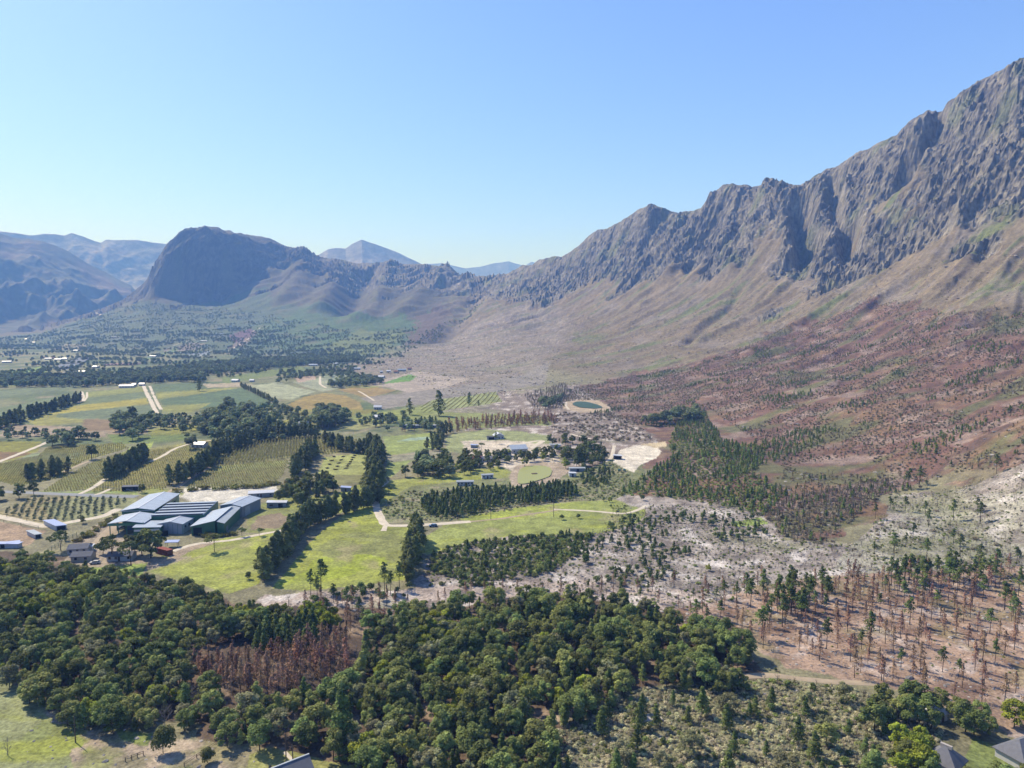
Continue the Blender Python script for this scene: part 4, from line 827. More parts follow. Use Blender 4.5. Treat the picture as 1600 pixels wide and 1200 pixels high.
wood({'burnt': .62, 'toppine': .16}, {'burnt': 'brr', 'toppine': 'tpr'}, BRp, 6.0, (.6, 1.2)); wood({'char': .5, 'greenscrub': .2}, {'char': 'chr', 'greenscrub': 'gsc'}, BRp, 4.0, (.2, .5))
wood({'toppine': .8, 'pine': .2}, 'tpr', [(1190,935),(1290,920),(1300,965),(1200,985)], 5.5, (.8, 1.3)); wood({'toppine': 1}, 'tpr', [(1380,905),(1560,895),(1560,920),(1400,925)], 5, (.8, 1.3))
wood({'burnt': .4, 'toppine': .15}, {'burnt': 'brr', 'toppine': 'tpr'}, [(640,930),(900,912),(1200,915),(1180,930),(1040,962),(900,948),(700,955)], 6.5, (.5, .9))
ASHP = [(660,915),(668,875),(720,852),(830,838),(940,832),(960,790),(1100,790),(1190,805),(1230,846),(1340,850),(1400,772),(1600,735),(1760,780),(1760,895),(1300,905),(1040,960),(900,930)]
wood({'char': .4, 'greenscrub': .3, 'scrub': .3}, {'char': 'chr', 'greenscrub': 'gsc', 'scrub': 'scr'}, ASHP, 2.3, (.25, .9), nmask(16, -.2, 83))
wood({'greenscrub': .9}, 'gsc', [(665,912),(675,872),(700,855),(790,842),(880,836),(930,835),(900,870),(860,895),(800,915),(720,918)], 2.2, (.7, 1.5), nmask(30, -.15, 61)); wood({'treelet': .8, 'youngpine': .2}, 'asp', [(665,912),(675,872),(700,855),(790,842),(880,836),(930,835),(900,870),(860,895),(800,915),(720,918)], 4.0, (.6, 1.1), nmask(30, -.12, 61))
wood({'treelet': .6, 'youngpine': .4}, 'asp', [(890,850),(940,830),(1000,795),(1190,812),(1200,838),(1120,850),(1040,880),(1060,905),(960,922),(890,900)], 4.6, (.6, 1.15), nmask(26, -.02, 62))
wood({'toppine': .4, 'rustbush': .6}, {'toppine': 'tpr', 'rustbush': 'slbush'}, [(1280,850),(1400,790),(1600,760),(1700,800),(1700,880),(1400,880)], 14, (.6, 1.2))
SL = [(965,775),(1000,745),(1050,720),(1045,690),(1060,660),(1100,640),(1130,690),(1200,700),(1180,740),(1230,775),(1190,808),(1090,785),(1010,775)]
wood({'beltpine': .88, 'slopeburnt': .12}, {'beltpine': 'slg', 'slopeburnt': 'slb'}, SL, 4.3, (.45, 1.35), nmask(32, -.08, 79)); wood({'greenscrub': 1}, 'gsc', SL, 4, (.8, 1.6)); wood({'beltpine': 1}, 'slg', [(1100,705),(1250,672),(1290,690),(1180,730)], 6, (.7, 1.2))
wood({'youngpine': .7, 'gum': .3}, 'slg', [(1000,665),(1080,640),(1110,640),(1060,670)], 7, (.7, 1.0))
BZ = [(855,628),(900,605),(1000,583),(1100,565),(1200,525),(1300,495),(1400,468),(1500,488),(1600,478),(1760,470),(1760,790),(1600,735),(1480,742),(1380,775),(1290,850),(1230,845),(1190,800),(1130,790),(1230,740),(1200,700),(1110,640),(1040,650),(1000,665),(930,650)]
wood({'slopeburnt': .22, 'youngpine': .03, 'char': .07, 'rustbush': .6}, {'slopeburnt': 'slb', 'youngpine': 'slg', 'char': 'chr', 'rustbush': 'slb'}, BZ, 3.5, (.4, 1.0), nmask(45, -.12, 63))
wood({'beltpine': 1}, 'slg', BZ, 5.0, (.6, 1.1), nmask(55, .27, 64)); wood({'slopeburnt': .35, 'rustbush': .5, 'beltpine': .15}, {'slopeburnt': 'slb', 'rustbush': 'slb', 'beltpine': 'slg'}, [(1190,800),(1230,780),(1380,740),(1400,760),(1380,775),(1290,850),(1230,845)], 3.2, (.5, 1.2), nmask(25, -.25, 87)); wood({'twig': .5, 'char': .5}, {'twig': 'chr', 'char': 'chr'}, [(1190,800),(1230,780),(1380,740),(1400,760),(1380,775),(1290,850),(1230,845)], 5, (.4, .8))
wood({'youngpine': .8, 'treelet': .2}, 'blk', [(652,800),(660,780),(740,766),(850,766),(872,785),(790,792),(700,812)], 3.6, (.9, 1.5)); wood({'youngpine': 1}, 'blk', [(805,782),(820,768),(850,757),(895,762),(903,775),(870,782),(830,785)], 3.4, (1.1, 1.7))
wood({'youngpine': .6, 'treelet': .4}, 'blk', [(902,745),(940,730),(960,740),(950,760),(910,762)], 5, (.8, 1.3)); wood({'scrub': .6, 'greenscrub': .4}, {'scrub': 'scr', 'greenscrub': 'gsc'}, [(600,812),(592,790),(640,768),(900,750),(960,720),(1000,760),(960,780),(870,785),(700,815)], 3.2, (.6, 1.3))
wood({'darkbroad': .75, 'gum': .12, 'lime': .13}, {'darkbroad': 'yard', 'gum': 'gum', 'lime': 'yard'}, [(618,748),(650,730),(700,716),(720,728),(760,738),(760,748),(690,750)], 8, (.7, 1.15))
wood({'darkbroad': .85, 'lime': .15}, 'yard', [(715,735),(720,712),(790,712),(850,708),(945,705),(948,725),(900,738),(890,722),(800,722),(760,740)], 7.5, (.6, 1.05)); wood({'darkbroad': .6, 'youngpine': .4}, 'yard', [(850,695),(880,685),(940,690),(940,708),(860,706)], 9, (.6, 1.1))
wood({'rustbush': .75, 'char': .25}, {'rustbush': 'slbush', 'char': 'chr'}, [(700,660),(860,650),(900,640),(1000,655),(1020,690),(880,690),(860,665)], 5.5, (.6, 1.5), nmask(40, -.15, 65))
wood({'rust': 1}, 'rusty', [(700,662),(760,655),(860,648),(880,662),(800,668),(705,676)], 7.5, (.8, 1.3)); wood({'slopeburnt': 1}, 'slb', [(820,620),(880,600),(900,620),(880,640),(830,640)], 6, (.8, 1.4)); wood({'gum': .6, 'slopeburnt': .4}, {'gum': 'gum', 'slopeburnt': 'slb'}, [(840,630),(880,620),(880,635),(850,640)], 10, (.5, .8))
row('row', 'wbm', [(408,906),(418,896),(432,882),(452,858),(466,838),(482,822),(510,812),(545,800),(575,792),(592,782)], 2.6, (1.15, 1.6), width=.9)
row('row', 'wb', [(577,778),(583,760),(587,737),(588,712),(583,700)], 2.5, (1.25, 1.8), width=2.4); row('row', 'wb', [(510,695),(530,702),(565,708),(592,712)], 2.8, (1.1, 1.5), width=2)
row('row', 'wbm', [(636,910),(641,890),(648,868),(655,850),(660,838)], 2.3, (1.1, 1.5), width=1.3)
row('row', 'wb', [(272,757),(300,745),(322,730),(338,715),(370,702),(398,690),(440,684),(500,682)], 2.8, (1.15, 1.6), width=1.6); row('row', 'wb', [(165,750),(190,738),(213,725),(232,716)], 2.5, (1.2, 1.6), width=1.4)
row('row', 'wb', [(462,747),(472,732),(484,718),(492,706)], 3.4, (1.2, 1.6), width=2.4); row('row', 'wb', [(-10,672),(15,664),(45,654),(75,645),(100,636),(122,628)], 3.8, (1.2, 1.7), width=3)
row('row', 'wb', [(40,752),(65,748),(85,743),(100,738)], 2.6, (1.2, 1.5), width=1.5); row('darkbroad', 'wb', [(-40,783),(0,782),(35,778),(66,772)], 6.5, (.9, 1.2), width=2); row('row', 'wb', [(375,604),(400,616),(420,626),(432,632)], 9, (.8, 1.1), width=1)
row('hedge', 'hed', [(340,765),(400,762),(432,757),(470,752)], 3, (1.1, 1.6), width=.6); row('hedge', 'hed', [(282,768),(310,766),(330,762)], 3, (1.1, 1.5), width=1); row('hedge', 'hed2', [(122,848),(140,836),(158,824),(172,814),(184,808)], 2.2, (.8, 1.1), width=.6)
row('hedge', 'hed', [(300,832),(330,838),(355,838),(378,832)], 2.6, (.9, 1.3), width=1); wood({'darkbroad': .7, 'row': .3}, {'darkbroad': 'bygate', 'row': 'wb'}, [(430,790),(440,765),(500,750),(530,765),(480,790)], 7, (.8, 1.2))
row('poplar', 'pop', [(630,668),(650,668),(670,667),(688,665)], 4.5, (.9, 1.2), width=2.5); row('row', 'wb', [(676,708),(680,695),(688,682),(700,672)], 6, (.9, 1.3), width=4)
wood({'gum': .5, 'fartree': .5}, 'gum', [(310,672),(325,650),(360,640),(405,645),(430,668),(405,692),(330,690)], 11, (.8, 1.25)); wood({'gum': 1}, 'gum', [(488,662),(500,650),(540,650),(545,665),(500,672)], 9, (.9, 1.2)); wood({'gum': .5, 'fartree': .5}, 'gum', [(170,668),(205,650),(240,668),(215,690),(190,690)], 12, (.7, 1.1))
wood({'fartree': 1}, 'gum', [(230,655),(310,655),(330,680),(280,676),(230,668)], 12, (.7, 1.0)); wood({'gum': .4, 'fartree': .6}, 'gum', [(75,700),(110,676),(130,690),(110,700)], 10, (.7, 1.1)); wood({'fartree': 1}, 'gum', [(0,690),(0,676),(60,674),(150,684),(150,690),(60,688)], 14, (.5, .9))
wood({'fartree': 1}, 'gum', [(550,668),(560,655),(640,650),(640,662),(600,668)], 11, (.5, .9)); wood({'fartree': 1}, 'gum', [(400,690),(400,668),(480,660),(490,680),(450,690)], 12, (.5, .9)); wood({'gum': .7, 'rust': .3}, {'gum': 'gum', 'rust': 'rusty'}, [(600,676),(605,668),(640,668),(700,664),(700,676)], 12, (.4, .7))
wood({'fartree': 1}, 'gum', [(410,640),(430,630),(480,650),(500,680),(440,665)], 13, (.5, .9)); wood({'fartree': 1}, 'far', [(510,602),(560,590),(590,592),(600,600),(560,605),(520,608)], 11, (.7, 1.2)); wood({'fartree': 1}, 'far', [(430,600),(440,582),(550,578),(560,588),(480,592)], 13, (.6, 1.0), nmask(60, -.1, 66))
# the far valley and its foothills
VAL = [(-60,612),(0,606),(120,604),(230,598),(340,592),(420,585),(560,580),(640,555),(560,540),(420,512),(230,518),(100,530),(-60,528)]
wood({'fartree': 1}, 'far', VAL, 15, (.5, 1.0), nmask(150, .16, 67, 90)); wood({'fartree': 1}, 'far', [(-60,612),(0,606),(120,606),(230,600),(320,598),(320,586),(230,582),(120,590),(0,586),(-60,590)], 12, (.8, 1.3), nmask(90, -.22, 68, 60))
wood({'fartree': 1}, 'far', [(240,598),(300,590),(420,578),(560,566),(560,555),(420,560),(300,572),(230,580)], 12, (.8, 1.2), nmask(90, -.2, 69, 60))
wood({'fartree': 1}, 'hill', [(-60,530),(60,522),(150,490),(230,475),(330,478),(420,490),(560,520),(640,515),(700,505),(740,480),(770,470),(700,520),(640,550),(540,572),(420,560),(230,545),(-60,545)], 17, (.45, .85), nmask(110, .0, 70))
TAN = [(560,568),(700,535),(790,500),(900,490),(1050,455),(1200,450),(1320,430),(1500,400),(1640,380),(1640,480),(1400,470),(1200,530),(1000,585),(850,620),(700,618)]
wood({'scrub': .6, 'rustbush': .15, 'char': .1, 'greenscrub': .15}, {'scrub': 'scr', 'rustbush': 'slb', 'char': 'chr', 'greenscrub': 'gsc'}, TAN, 9, (.5, 1.5), nmask(60, .08, 85))
# vines, olives
for poly, ang in (([(30,760),(0,752),(-60,760),(-60,738),(60,712),(75,698),(190,692),(200,700),(130,720),(100,745)], .5), ([(66,768),(100,745),(150,720),(200,705),(225,712),(165,745),(150,765)], .62), ([(140,768),(185,735),(235,705),(320,690),(355,690),(330,705),(265,755),(250,768)], .52), ([(292,762),(328,728),(400,722),(450,718),(440,745),(415,762),(360,766)], .45)):
    x, y = grid(poly, 1.55, .07, ang, 4.8); plant('vine', 'vin', x, y, rng.uniform(.7, 1.0, len(x)), ang)
x, y = grid([(655,634),(680,625),(775,612),(785,628),(700,640),(660,645)], 6.5, .0, -.06, 5.0); plant('vine', 'vin', x, y, rng.uniform(.8, 1.0, len(x)), -.06)
x, y = grid([(325,728),(350,702),(430,684),(500,680),(560,690),(560,703),(490,712),(400,722)], 2.5, .16, .3, 4.6); plant('tallvine', 'vin', x, y, rng.uniform(.9, 1.2, len(x)), .3)
x, y = grid([(0,802),(55,778),(210,780),(186,804),(100,820),(80,824)], 3.7, .14, .5, 3.7); plant('olive', 'oli', x, y, rng.uniform(.8, 1.35, len(x)) * np.where(x > -190, 1.1, .85))

LONE = [ ('forest', 1512, 1232, .55, 'bushy tree in front of the pointed grey roof'), ('forest', 1562, 1222, .6, 'bushy tree before the long grey roof at the corner'),
  # kind, px, py (foot), size, label
 ('roundtree', 255, 1177, 1.0, 'round dark tree alone on the bare ground at lower left'), ('roundtree', 325, 1192, .55, 'small round bush tree right of the round dark tree at lower left'),
 ('spread', 335, 862, 1.1, 'lone pine with its shadow in the bright meadow below the warehouse'), ('spread', 405, 838, .55, 'small pine beside the track above the bright meadow'),
 ('spread', 378, 838, .6, 'thin pine at the corner of the warehouse embankment'), ('treelet', 388, 905, 1.1, 'small tree at the left end of the meadow windbreak'),
 ('spread', 682, 745, 1.4, 'tall umbrella pine rising above the farmhouse trees'), ('spread', 607, 772, .7, 'small lone pine beside the bend of the white track'),
 ('cypress', 311, 611, 1.35, 'tall dark tree standing alone between the far vineyards'), ('cypress', 640, 648, 1.25, 'broad dark conifer left of the striped vineyard'),
 ('cypress', 686, 650, 1.9, 'tallest dark conifer by the striped vineyard'), ('cypress', 733, 632, 1.05, 'dark conifer in front of the striped vineyard'), ('cypress', 748, 634, .5, 'smallest dark conifer in front of the striped vineyard'),
 ('darkbroad', 143, 718, 1.5, 'rounded dark tree standing alone on the vineyard edge'), ('gum', 297, 702, .95, 'dense dark tree left of the valley gum grove'), ('darkbroad', 222, 770, .7, 'dark tree at the left end of the warehouse roof'),
 ('forest', 130, 818, .5, 'little round bush beside the orchard track'), ('spread', 52, 905, 1.2, 'leaning pine by the long fence at left'), ('spread', 95, 860, 1.2, 'bare stemmed pine rising left of the cottages'),
 ('darkbroad', 206, 868, 1.2, 'big dark tree before the green canopy, second from the left'), ('darkbroad', 236, 872, 1.7, 'big dark tree in front of the white gabled shed'), ('spread', 176, 876, 1.5, 'umbrella pine in front of the green canopy'),
 ('spread', 205, 884, 1.4, 'umbrella pine leaning over the white cottage'), ('darkbroad', 161, 866, .8, 'leftmost big tree before the green canopy'), ('darkbroad', 222, 868, 1.4, 'tall dark tree between the canopy and the white gabled shed'),
 ('treelet', 130, 838, .9, 'pale green bush above the drive hedge'), ('row', 103, 845, .55, 'thin dark tree near the long fence'), ('spread', 440, 862, .6, 'little tree inside the meadow windbreak'),
 ('toppine', 775, 693, 1.1, 'slender pine left of the white farmhouse'), ('spread', 752, 705, .9, 'umbrella pine below the white farmhouse'), ('spread', 740, 712, .7, 'low umbrella pine left of the track junction'),
 ('lime', 820, 728, .95, 'pale yellow green tree above the green pond'), ('darkbroad', 945, 718, 1.1, 'rounded tree at the right end of the farmyard trees'), ('darkbroad', 905, 728, 1.7, 'largest tree of the farmyard trees'),
 ('darkbroad', 925, 710, 1.4, 'large dark tree behind the largest farmyard tree'), ('lime', 884, 732, 1.2, 'yellow green tree left of the largest farmyard tree'), ('lime', 767, 735, .9, 'green tree sheltering the small white trailer'),
 ('lime', 953, 785, .5, 'bright bush pair beside the pale stony path'), ('treelet', 943, 783, .9, 'dark bush beside the bright bush pair'), ('treelet', 955, 793, .7, 'small bush below the bright bush pair'), ('treelet', 1003, 782, 1.4, 'lone bushy tree on the slope edge right of the path'),
 ('toppine', 1420, 765, 1.4, 'green topped pine at the border of the burnt slope'), ('toppine', 1437, 760, 1.3, 'second green topped pine at the border of the burnt slope'), ('toppine', 1557, 740, 1.2, 'lone thin pine on the right part of the slope border'),
 ('toppine', 632, 1002, 1.2, 'green topped pine in the pale clearing at centre'), ('spread', 212, 1040, 1.15, 'tall bare stemmed pine rising above the left woodland'), ('spread', 256, 1042, 1.0, 'second bare stemmed pine above the left woodland'),
 ('twig', 222, 985, 1.3, 'grey dead tree poking out of the left woodland'), ('lime', 1440, 1210, 1.15, 'dense yellow green tree left of the pointed grey roof'), ('forest', 1362, 1215, .8, 'bushy green tree at the bottom of the scrub'),
 ('treelet', 915, 880, 1.5, 'rounded dark bush on the pale stony ground'), ('rust', 1190, 900, .7, 'thin yellowish dead tree on the pale stony ground'), ('lime', 1107, 892, .45, 'yellowish bush on the pale stony ground'), ('treelet', 877, 812, 1.0, 'small bush below the path across the meadow'), ('treelet', 903, 810, 1.0, 'dark round bush in the bushes below the path'),
 ('toppine', 502, 925, 1.4, 'tall thin pine at the lower edge of the bright meadow'), ('spread', 550, 938, .75, 'round topped pine at the lower edge of the bright meadow'), ('toppine', 1360, 1010, 1.25, 'green topped pine in the middle of the burnt ground'), ('pine', 963, 1230, 1.15, 'large pointed pine at the bottom of the scrub'), ('pine', 1097, 1118, 1.0, 'pointed pine standing by itself in the scrub'), ('pine', 1000, 1140, .95, 'pointed pine left of the pale slab'),
 ('twig', 12, 1180, .8, 'leafless tree at the left edge of the photo'),
 ('pine', 535, 1170, 1.9, 'tall yellow green pointed tree above the grey roofed house'),
]
for i, (k, px, py, s, lab) in enumerate(LONE): one(k, 'lone%d' % i, px, py, s, lab)

SHORT = {'fl': 'green tree of the lower left woodland', 'fc': 'green tree of the bottom centre woodland', 'fr': 'green tree of the lower right thickets', 'liml': 'yellow green tree among darker trees', 'greyl': 'grey green tree among darker trees',
 'twig': 'leafless grey tree', 'brc': 'scorched tree of the woodland gap', 'brr': 'scorched brown pine on burnt stony ground', 'tpr': 'green topped pine on burnt stony ground', 'scp': 'green pine in the pale scrub', 'asp': 'low green pine on pale stony ground',
 'blk': 'dark pine of the packed meadow stands', 'slg': 'green pine of the slope foot belt', 'slb': 'scorched thicket of the lower slope', 'slbush': 'red brown bush behind the farmyard', 'wb': 'dark windbreak tree between fields', 'wbm': 'dark windbreak tree beside the meadow',
 'yard': 'shade tree around the farmhouses', 'gum': 'gum tree of the valley groves', 'far': 'tree of the far hazy valley', 'pop': 'slim poplar behind the long shed', 'rusty': 'scorched tree of the brown belt', 'oli': 'round orchard olive tree', 'hed': 'yellow green yard hedge bush', 'hed2': 'yellow green drive hedge bush', 'bygate': 'green tree beside the small shed', 'hill': 'tree of the hazy foothills', 'chr': 'charred shrub', 'gsc': 'low green bush', 'scr': 'scrub', 'vin': 'vines'}
KW = {'slim': 'narrow', 'forest': 'bushy', 'darkbroad': 'dark', 'pine': 'pointed', 'spread': 'flat topped', 'grey': 'pale', 'treelet': 'rounded', 'youngpine': 'slender', 'gum': 'broad', 'fartree': 'plain', 'rust': 'rusty', 'burnt': 'charred', 'toppine': 'bare stemmed', 'row': 'feathery', 'lime': 'bright'}
def to_px(a):
    fw = a[1] * CP + (CAM_H - a[2]) * SP; return 800 + FPX * a[0] / fw, 600 - FPX * ((a[2] - CAM_H) * CP + a[1] * SP) / fw
_ext = {}
def place_label(reg, kind, a):
    if reg not in SHORT: return REGION[reg][0]
    e = _ext.get(reg, np.zeros((1, 3))); px, py = to_px(a); fx = (e[:, 0] < px).mean(); fy = (e[:, 1] < py).mean(); fs = (e[:, 2] < a[3]).mean()
    xn = ['leftmost', 'left middle', 'centre', 'right middle', 'rightmost'][min(4, int(fx * 5))]; yn = ['farthest', 'farther', 'nearer', 'nearest'][min(3, int(fy * 4))]
    return '%s %s %s, %s band, %s part' % ('small' if fs < .34 else 'large' if fs > .67 else 'middling', KW.get(kind, ''), SHORT[reg], yn, xn) if len(e) > 12 else REGION[reg][0]
# ------------------------------------------------------------------ set the plants out: single trees first, the far rest of each kind as cover
SHOW = {'scrub': 0, 'greenscrub': 0, 'char': 0, 'vine': 0, 'tallvine': 0, 'slopeburnt': 0, 'rustbush': 150, 'beltpine': 290, 'fartree': 300}
NPARTS = 16.0        # shown with trunk and crown when taller than this many pixels
TH = {'row': 14}
for kind in sorted({k for k, _ in PLANTS}):
    if kind not in PROTO: build_proto(kind)
    items = []
    for (k, reg), L in PLANTS.items():
        if k == kind:
            for a in np.concatenate(L): items.append((reg, a))
    h = KIND[kind][2]; nm = KIND[kind][0]; nv = KIND[kind][7]; prot = PROTO[kind]
    def app(it): a = it[1]; return h * a[3] / math.dist((a[0], a[1], a[2]), (0, 0, CAM_H)) * FPX * .64
    items.sort(key=lambda it: (-1e6 if it[0].startswith('lone') else 0) - app(it))
    cap = SHOW.get(kind, 295); rest = {}; cnt = 0; _ext = {}
    for reg, a in items[:cap]: _ext.setdefault(reg, []).append((*to_px(a), a[3]))
    _ext = {r: np.array(v) for r, v in _ext.items()}
    for reg, a in items:
        lone = reg.startswith('lone')
        if cnt < cap or lone:
            if app((reg, a)) < 3.0 and not lone: rest.setdefault(reg, []).append(a); continue
            cnt += 1; lab, cat, grp = REGION[reg]; v = prot[rng.integers(nv)]; loc = (a[0], a[1], a[2] - .1); s = a[3]; sc = (s * rng.uniform(.85, 1.15), s * rng.uniform(.85, 1.15), s)
            if app((reg, a)) > NPARTS and v[1] is not None:
                r = bpy.data.objects.new(nm, None); r.empty_display_size = .5; COL.objects.link(r)
                for pn, me in (('trunk', v[0]), ('crown', v[1])):
                    c = bpy.data.objects.new(pn, me); COL.objects.link(c); c.parent = r
            else:
                r = bpy.data.objects.new(nm, v[2]); COL.objects.link(r)
            r.location = loc; r.rotation_euler = (0, 0, a[4]); r.scale = sc; tag(r, ' '.join(place_label(reg, kind, a).split()), cat, grp)
        else: rest.setdefault(reg, []).append(a)
    for reg, L in rest.items():
        L = np.array(L); n = len(L); lab, cat, grp = REGION[reg]
        s = L[:, 3:4] * rng.uniform(.85, 1.15, (n, 3))
        one_rot = kind in ('vine', 'tallvine')
        if one_rot: s = np.repeat(L[:, 3:4], 3, 1); s[:, 1] = 1
        gn_scatter(nm, L[:, :3] - [0, 0, .1], L[:, 4], s, rng.integers(0, nv, n), PROTO[kind + '_col'], (grp + ' standing closely packed') if grp and nm not in ('scrub', 'vine_row') and ' ' in grp else lab, cat)
    print(kind, len(items), 'single', cnt)

# ------------------------------------------------------------------ buildings, vehicles and small things
def sheet_mat(name, c, pitch=1.0, rough=.45, spec=.4, seam=.82):
    m, nt, b = new_mat(name); tc = N_(nt, 'ShaderNodeTexCoord'); w = N_(nt, 'ShaderNodeTexWave'); w.bands_direction = 'Y'; w.inputs['Scale'].default_value = .31 / pitch * 2
    nt.links.new(tc.outputs['Object'], w.inputs['Vector']); r = ramp(nt, w.outputs['Fac'], [(.0, tuple(v * seam for v in c)), (.25, c)])
    n = noise_node(nt, tc.outputs['Object'], .35, 5, .7); r2 = ramp(nt, n.outputs['Fac'], [(.3, .84), (.7, 1.1)])
    nt.links.new(mul(nt, r.outputs[0], r2.outputs[0]), b.inputs['Base Color']); b.inputs['Roughness'].default_value = rough; b.inputs['Specular IOR Level'].default_value = spec
    bp = N_(nt, 'ShaderNodeBump'); bp.inputs['Strength'].default_value = .3; bp.inputs['Distance'].default_value = .05; nt.links.new(w.outputs['Fac'], bp.inputs['Height']); nt.links.new(bp.outputs[0], b.inputs['Normal'])
    return m
MR = sheet_mat('blue_grey_roof_sheet', A(200, 212, 224)); MRL = sheet_mat('light_roof_sheet', A(205, 212, 214)); MWHT = plain_mat('white_wash', A(232, 230, 222), .5, .08); MG = sheet_mat('green_wall_sheet', A(70, 140, 104), .8)
MGD = plain_mat('dark_opening', A(34, 38, 40), .5, .1); MWIN = plain_mat('window_glass', A(52, 62, 72), .5, .1, .15, .5); MGREYR = plain_mat('grey_slate_roof', A(128, 130, 136), .8, .16); MTH = plain_mat('grey_thatch', A(138, 138, 142), 1.2, .18)
MWHTS = sheet_mat('pale_wall_sheet', A(216, 222, 226), .8); MDR = plain_mat('dark_roof', A(92, 92, 96), .8, .15); MCREAM = plain_mat('cream_wall', A(214, 208, 188), .5, .08); MRED = plain_mat('rusty_red_paint', A(170, 96, 78), .9, .2); MGREYW = plain_mat('grey_sheet_wall', A(170, 176, 178), .5, .1)
MBRW = plain_mat('brown_brick', A(140, 96, 78), .8, .2); MWR = plain_mat('white_roof_sheet', A(240, 242, 244), .4, .06, .4, .4); MCONC = plain_mat('concrete', A(180, 176, 168), .8, .14); MTEAL = plain_mat('green_plastic', A(40, 110, 96), .8, .1, .4, .4)
MWOOD = plain_mat('weathered_wood', A(120, 104, 88), 1.5, .25); MSTONE = plain_mat('pale_stone', A(206, 196, 184), .9, .22); MTYRE = plain_mat('tyre_rubber', A(36, 36, 38), 1, .1); MBLUE = plain_mat('blue_car_paint', A(120, 150, 186), .4, .05, .25, .5); MNET = plain_mat('grey_shade_net', A(134, 140, 146), .1, .1); MSKY = plain_mat('pale_blue_sheet', A(196, 208, 244), .4, .05, .4, .4)
def at_z(px, py, h):
    a, s = sight(px, py); d = (h - CAM_H) / s; return np.array([d * sin(a), d * cos(a)])
def box_vf(x0, x1, y0, y1, z0, z1):
    V = [(x, y, z) for z in (z0, z1) for y in (y0, y1) for x in (x0, x1)]
    return V, [(0, 2, 3, 1), (4, 5, 7, 6), (0, 1, 5, 4), (2, 6, 7, 3), (0, 4, 6, 2), (1, 3, 7, 5)]
def add_box(VF, *b):
    V, F = box_vf(*b); n = len(VF[0]); VF[0].extend(V); VF[1].extend([tuple(i + n for i in f) for f in F])
def part(name, VF, mat, parent): return mesh_obj(name, VF[0], VF[1], (mat,), parent)
def boxpart(name, b, mat, parent): V, F = box_vf(*b); return mesh_obj(name, V, F, (mat,), parent)
def root(name, label, cat, x, y, z, ang, group=None):
    o = bpy.data.objects.new(name, None); o.empty_display_size = 1; COL.objects.link(o); o.location = (x, y, z); o.rotation_euler = (0, 0, ang); tag(o, label, cat, group); return o
def roof_slab(w, l, eave, rise, ov, kind, t=.22):
    """roof solid over x in [-w/2,w/2], y in [0,l]"""
    x0, x1, y0, y1 = -w / 2 - ov, w / 2 + ov, -ov, l + ov
    if kind == 'y':   prof = [(x0, eave - rise * ov / (w / 2)), (0, eave + rise), (x1, eave - rise * ov / (w / 2))]
    elif kind == 'x': prof = [(y0, eave - rise * ov / (l / 2)), (l / 2, eave + rise), (y1, eave - rise * ov / (l / 2))]
    elif kind == 'monoL': g = rise / w * ov; prof = [(x0, eave - g + .04), (x1, eave + rise + g + .04)]
    elif kind == 'mono': g = rise / w * ov; prof = [(x0, eave + rise + g + .04), (x1, eave - g + .04)]
    elif kind == 'hip':
        V = []; r = min(w, l) / 2
        if w >= l: rid = [(-w / 2 + r, l / 2), (w / 2 - r, l / 2)]
        else: rid = [(0, r), (0, l - r)]
        for z in (-t, 0): V += [(x0, y0, eave + z), (x1, y0, eave + z), (x1, y1, eave + z), (x0, y1, eave + z)]
        V += [(rid[0][0], rid[0][1], eave + rise), (rid[1][0], rid[1][1], eave + rise)]
        F = [(3, 2, 1, 0), (0, 1, 5, 4), (1, 2, 6, 5), (2, 3, 7, 6), (3, 0, 4, 7)]
        F += [(4, 5, 9, 8), (5, 6, 9), (6, 7, 8, 9), (7, 4, 8)] if w >= l else [(4, 5, 8), (5, 6, 9, 8), (6, 7, 9), (7, 4, 8, 9)]
        return V, F
    V = []
    for e in ((y0, y1) if kind != 'x' else (x0, x1)):
        for dz in (-t, 0):
            for (p, z) in prof: V.append((p, e, z + dz + .02) if kind != 'x' else (e, p, z + dz + .02))
    n = len(prof); F = []
    for i in range(n - 1):
        F += [(n + i, n + i + 1, 3 * n + i + 1, 3 * n + i), (i, 2 * n + i, 2 * n + i + 1, i + 1), (i, i + 1, n + i + 1, n + i), (2 * n + i, 3 * n + i, 3 * n + i + 1, 2 * n + i + 1)]
    F += [(0, n, 3 * n, 2 * n), (n - 1, 3 * n - 1, 4 * n - 1, 2 * n - 1)]
    return V, F
def walls(w, l, eave, rise, kind, low=-1.2):
    h = w / 2
    if kind == 'y':
        V = [(-h, 0, low), (h, 0, low), (h, 0, eave), (0, 0, eave + rise), (-h, 0, eave), (-h, l, low), (h, l, low), (h, l, eave), (0, l, eave + rise), (-h, l, eave)]
        F = [(0, 1, 2, 3, 4), (9, 8, 7, 6, 5), (1, 6, 7, 2), (5, 0, 4, 9), (2, 7, 8, 3), (3, 8, 9, 4)]
    elif kind == 'x':
        V = [(-h, 0, low), (-h, l, low), (-h, l, eave), (-h, l / 2, eave + rise), (-h, 0, eave), (h, 0, low), (h, l, low), (h, l, eave), (h, l / 2, eave + rise), (h, 0, eave)]
        F = [(4, 3, 2, 1, 0), (5, 6, 7, 8, 9), (0, 5, 9, 4), (1, 2, 7, 6), (4, 9, 8, 3), (3, 8, 7, 2)]
    elif kind in ('mono', 'monoL'):
        a, b = (eave + rise, eave) if kind == 'mono' else (eave, eave + rise)
        V = [(-h, 0, low), (h, 0, low), (h, 0, b), (-h, 0, a), (-h, l, low), (h, l, low), (h, l, b), (-h, l, a)]; F = [(0, 1, 2, 3), (7, 6, 5, 4), (1, 5, 6, 2), (4, 0, 3, 7), (3, 2, 6, 7)]
    else:
        V, F = box_vf(-h, h, 0, l, low, eave)
    return V, F
